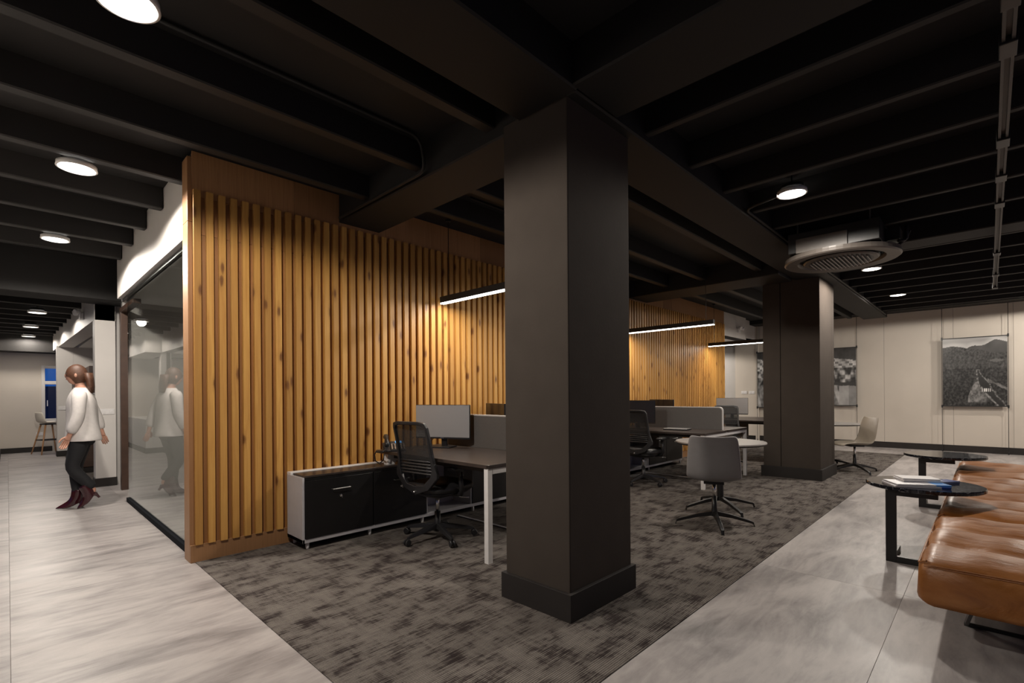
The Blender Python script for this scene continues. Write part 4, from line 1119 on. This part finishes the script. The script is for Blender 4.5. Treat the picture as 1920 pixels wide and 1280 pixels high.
# hair: cap plus shoulder length back
vs = []; fs = []; nt, nz = 22, 12
for i in range(nz + 1):
    t_ = i / nz
    for k in range(nt):
        b = 2 * PI * k / nt; cb_ = math.cos(b)
        lim = (.56 if cb_ > .55 else .56 + (.55 - cb_) * .62); a = PI * t_ * min(lim, .98) * .98 + .02
        r = math.sin(a); z = math.cos(a)
        vs.append(tuple(HC + Vector((cb_ * r * .101 - .006, math.sin(b) * r * .080, z * .123 + .002))))
for i in range(nz):
    for k in range(nt): j = (k + 1) % nt; fs.append((i * nt + k, i * nt + j, (i + 1) * nt + j, (i + 1) * nt + k))
hr = subsurf(MB().add(vs, fs).build('hair', M['hair'], pe, smooth=True), 1)
def el(c, rx, ry, n=20): return [(c[0] + rx * math.cos(2 * PI * k / n), c[1] + ry * math.sin(2 * PI * k / n), c[2]) for k in range(n)]
MB().loft([el((-.06, 0, 1.56), .045, .070), el((-.072, 0, 1.48), .042, .075), el((-.085, 0, 1.40), .036, .075), el((-.092, 0, 1.33), .025, .06)]).build('hair_length', M['hair'], hr, smooth=True)
# blouse: loose torso and sleeves
def frame(d):
    d = d.normalized(); u = Vector((0, 0, 1)) if abs(d.z) < .9 else Vector((1, 0, 0)); a = d.cross(u).normalized(); return a, a.cross(d)
def sleeve(pts, rs, n=14):
    rings = []; pts = [Vector(p) for p in pts]; u = None
    for i, p in enumerate(pts):
        d = (pts[min(i + 1, len(pts) - 1)] - pts[max(i - 1, 0)]).normalized()
        if u is None: u = Vector((1, 0, 0))
        a = d.cross(u).normalized(); u = a.cross(d).normalized()
        rings.append([p + a * rs[i] * math.cos(2 * PI * k / n) + u * rs[i] * math.sin(2 * PI * k / n) for k in range(n)])
    return rings
def rip(c, rx, ry, k0, n=28): return [(c[0] + (rx + .007 * math.sin(5 * t + k0)) * math.cos(t), c[1] + (ry + .007 * math.sin(4 * t + k0)) * math.sin(t), c[2]) for t in [2 * PI * k / n for k in range(n)]]
bl = MB().loft([rip((-.02, 0, .775), .165, .205, 0), rip((-.018, 0, .82), .163, .20, .6), rip((-.012, 0, .95), .145, .185, 1.4), rip((-.008, 0, 1.08), .138, .175, 2.0), rip((-.002, 0, 1.20), .140, .185, 2.4), rip((0, 0, 1.30), .115, .185, 2.6), rip((.002, 0, 1.355), .080, .12, 2.6), rip((.01, 0, 1.39), .058, .064, 2.6)], cap=False).build('blouse', M['blouse'], pe, smooth=True)
solid(bl, .004); subsurf(bl, 1)
for s in (1, -1):
    d = Vector(WR[s])
    sl_ = MB().loft(sleeve([lerp(SH[s], (0, 0, SH[s][2]), .25), SH[s], lerp(SH[s], EL[s], .5), EL[s], lerp(EL[s], WR[s], .5), lerp(EL[s], WR[s], .92)], [.068, .075, .066, .060, .060, .046])).build('sleeve', M['blouse'], bl, smooth=True); subsurf(sl_, 1)
# trousers
tr = MB().loft([rip((-.01, 0, .70), .10, .13, 0), rip((-.01, 0, .80), .125, .155, 0), rip((-.01, 0, .92), .115, .145, 0), rip((-.01, 0, .99), .10, .125, 0)]).build('trousers', M['trousers'], pe, smooth=True); subsurf(tr, 1)
for s in (1, -1):
    a, k, n_ = Vector(HIP[s]), Vector(KN[s]), Vector(AN[s])
    lg = MB().loft(sleeve([a + Vector((0, 0, .02)), a.lerp(k, .35), a.lerp(k, .75), k, k.lerp(n_, .3), k.lerp(n_, .7), n_ + Vector((0, 0, .02))], [.100, .090, .074, .066, .066, .055, .047])).build('trouser_leg', M['trousers'], tr, smooth=True); subsurf(lg, 1)
# ankle boots
def boot(pos, pitch):
    e = bpy.data.objects.new('ankle_boot', None)
    def ov(cx, z, rx, ry, n=18): return [(cx + rx * math.cos(t), ry * math.sin(t) * (1 - .35 * max(0, math.cos(t))), z) for t in [2 * PI * k / n for k in range(n)]]
    up = MB().loft([ov(.075, .0, .120, .033), ov(.072, .012, .122, .036), ov(.055, .035, .105, .036), ov(.030, .06, .088, .042), ov(.010, .09, .066, .046), ov(.000, .13, .058, .050), ov(-.004, .19, .056, .052), ov(-.004, .215, .058, .054)])
    # raise the heel end so that the sole slopes
    v2 = []
    for x, y, z in up.v:
        lift = .055 * max(0, min(1, (.07 - x) / .10)) ** 1.2
        v2.append((x, y, z * (1 - .25 * (lift / .055)) + lift))
    up.v = v2
    o = up.build('ankle_boot', M['boot'], pe, smooth=True); subsurf(o, 1)
    h = MB().loft([[( -.042 + dx * .011, dy * .011, 0) for dx, dy in ((-1, -1), (1, -1), (1, 1), (-1, 1))], [(-.04 + dx * .012, dy * .012, .03) for dx, dy in ((-1, -1), (1, -1), (1, 1), (-1, 1))], [(-.028 + dx * .026, dy * .026, .072) for dx, dy in ((-1, -1), (1, -1), (1, 1), (-1, 1))]]).build('heel', M['boot'], o, bevel=.003)
    o.location = pos; o.rotation_euler = (0, pitch, 0); return o
boot((.05, -.045, 0.0), 0)
boot((-.125, .06, .085), .55)
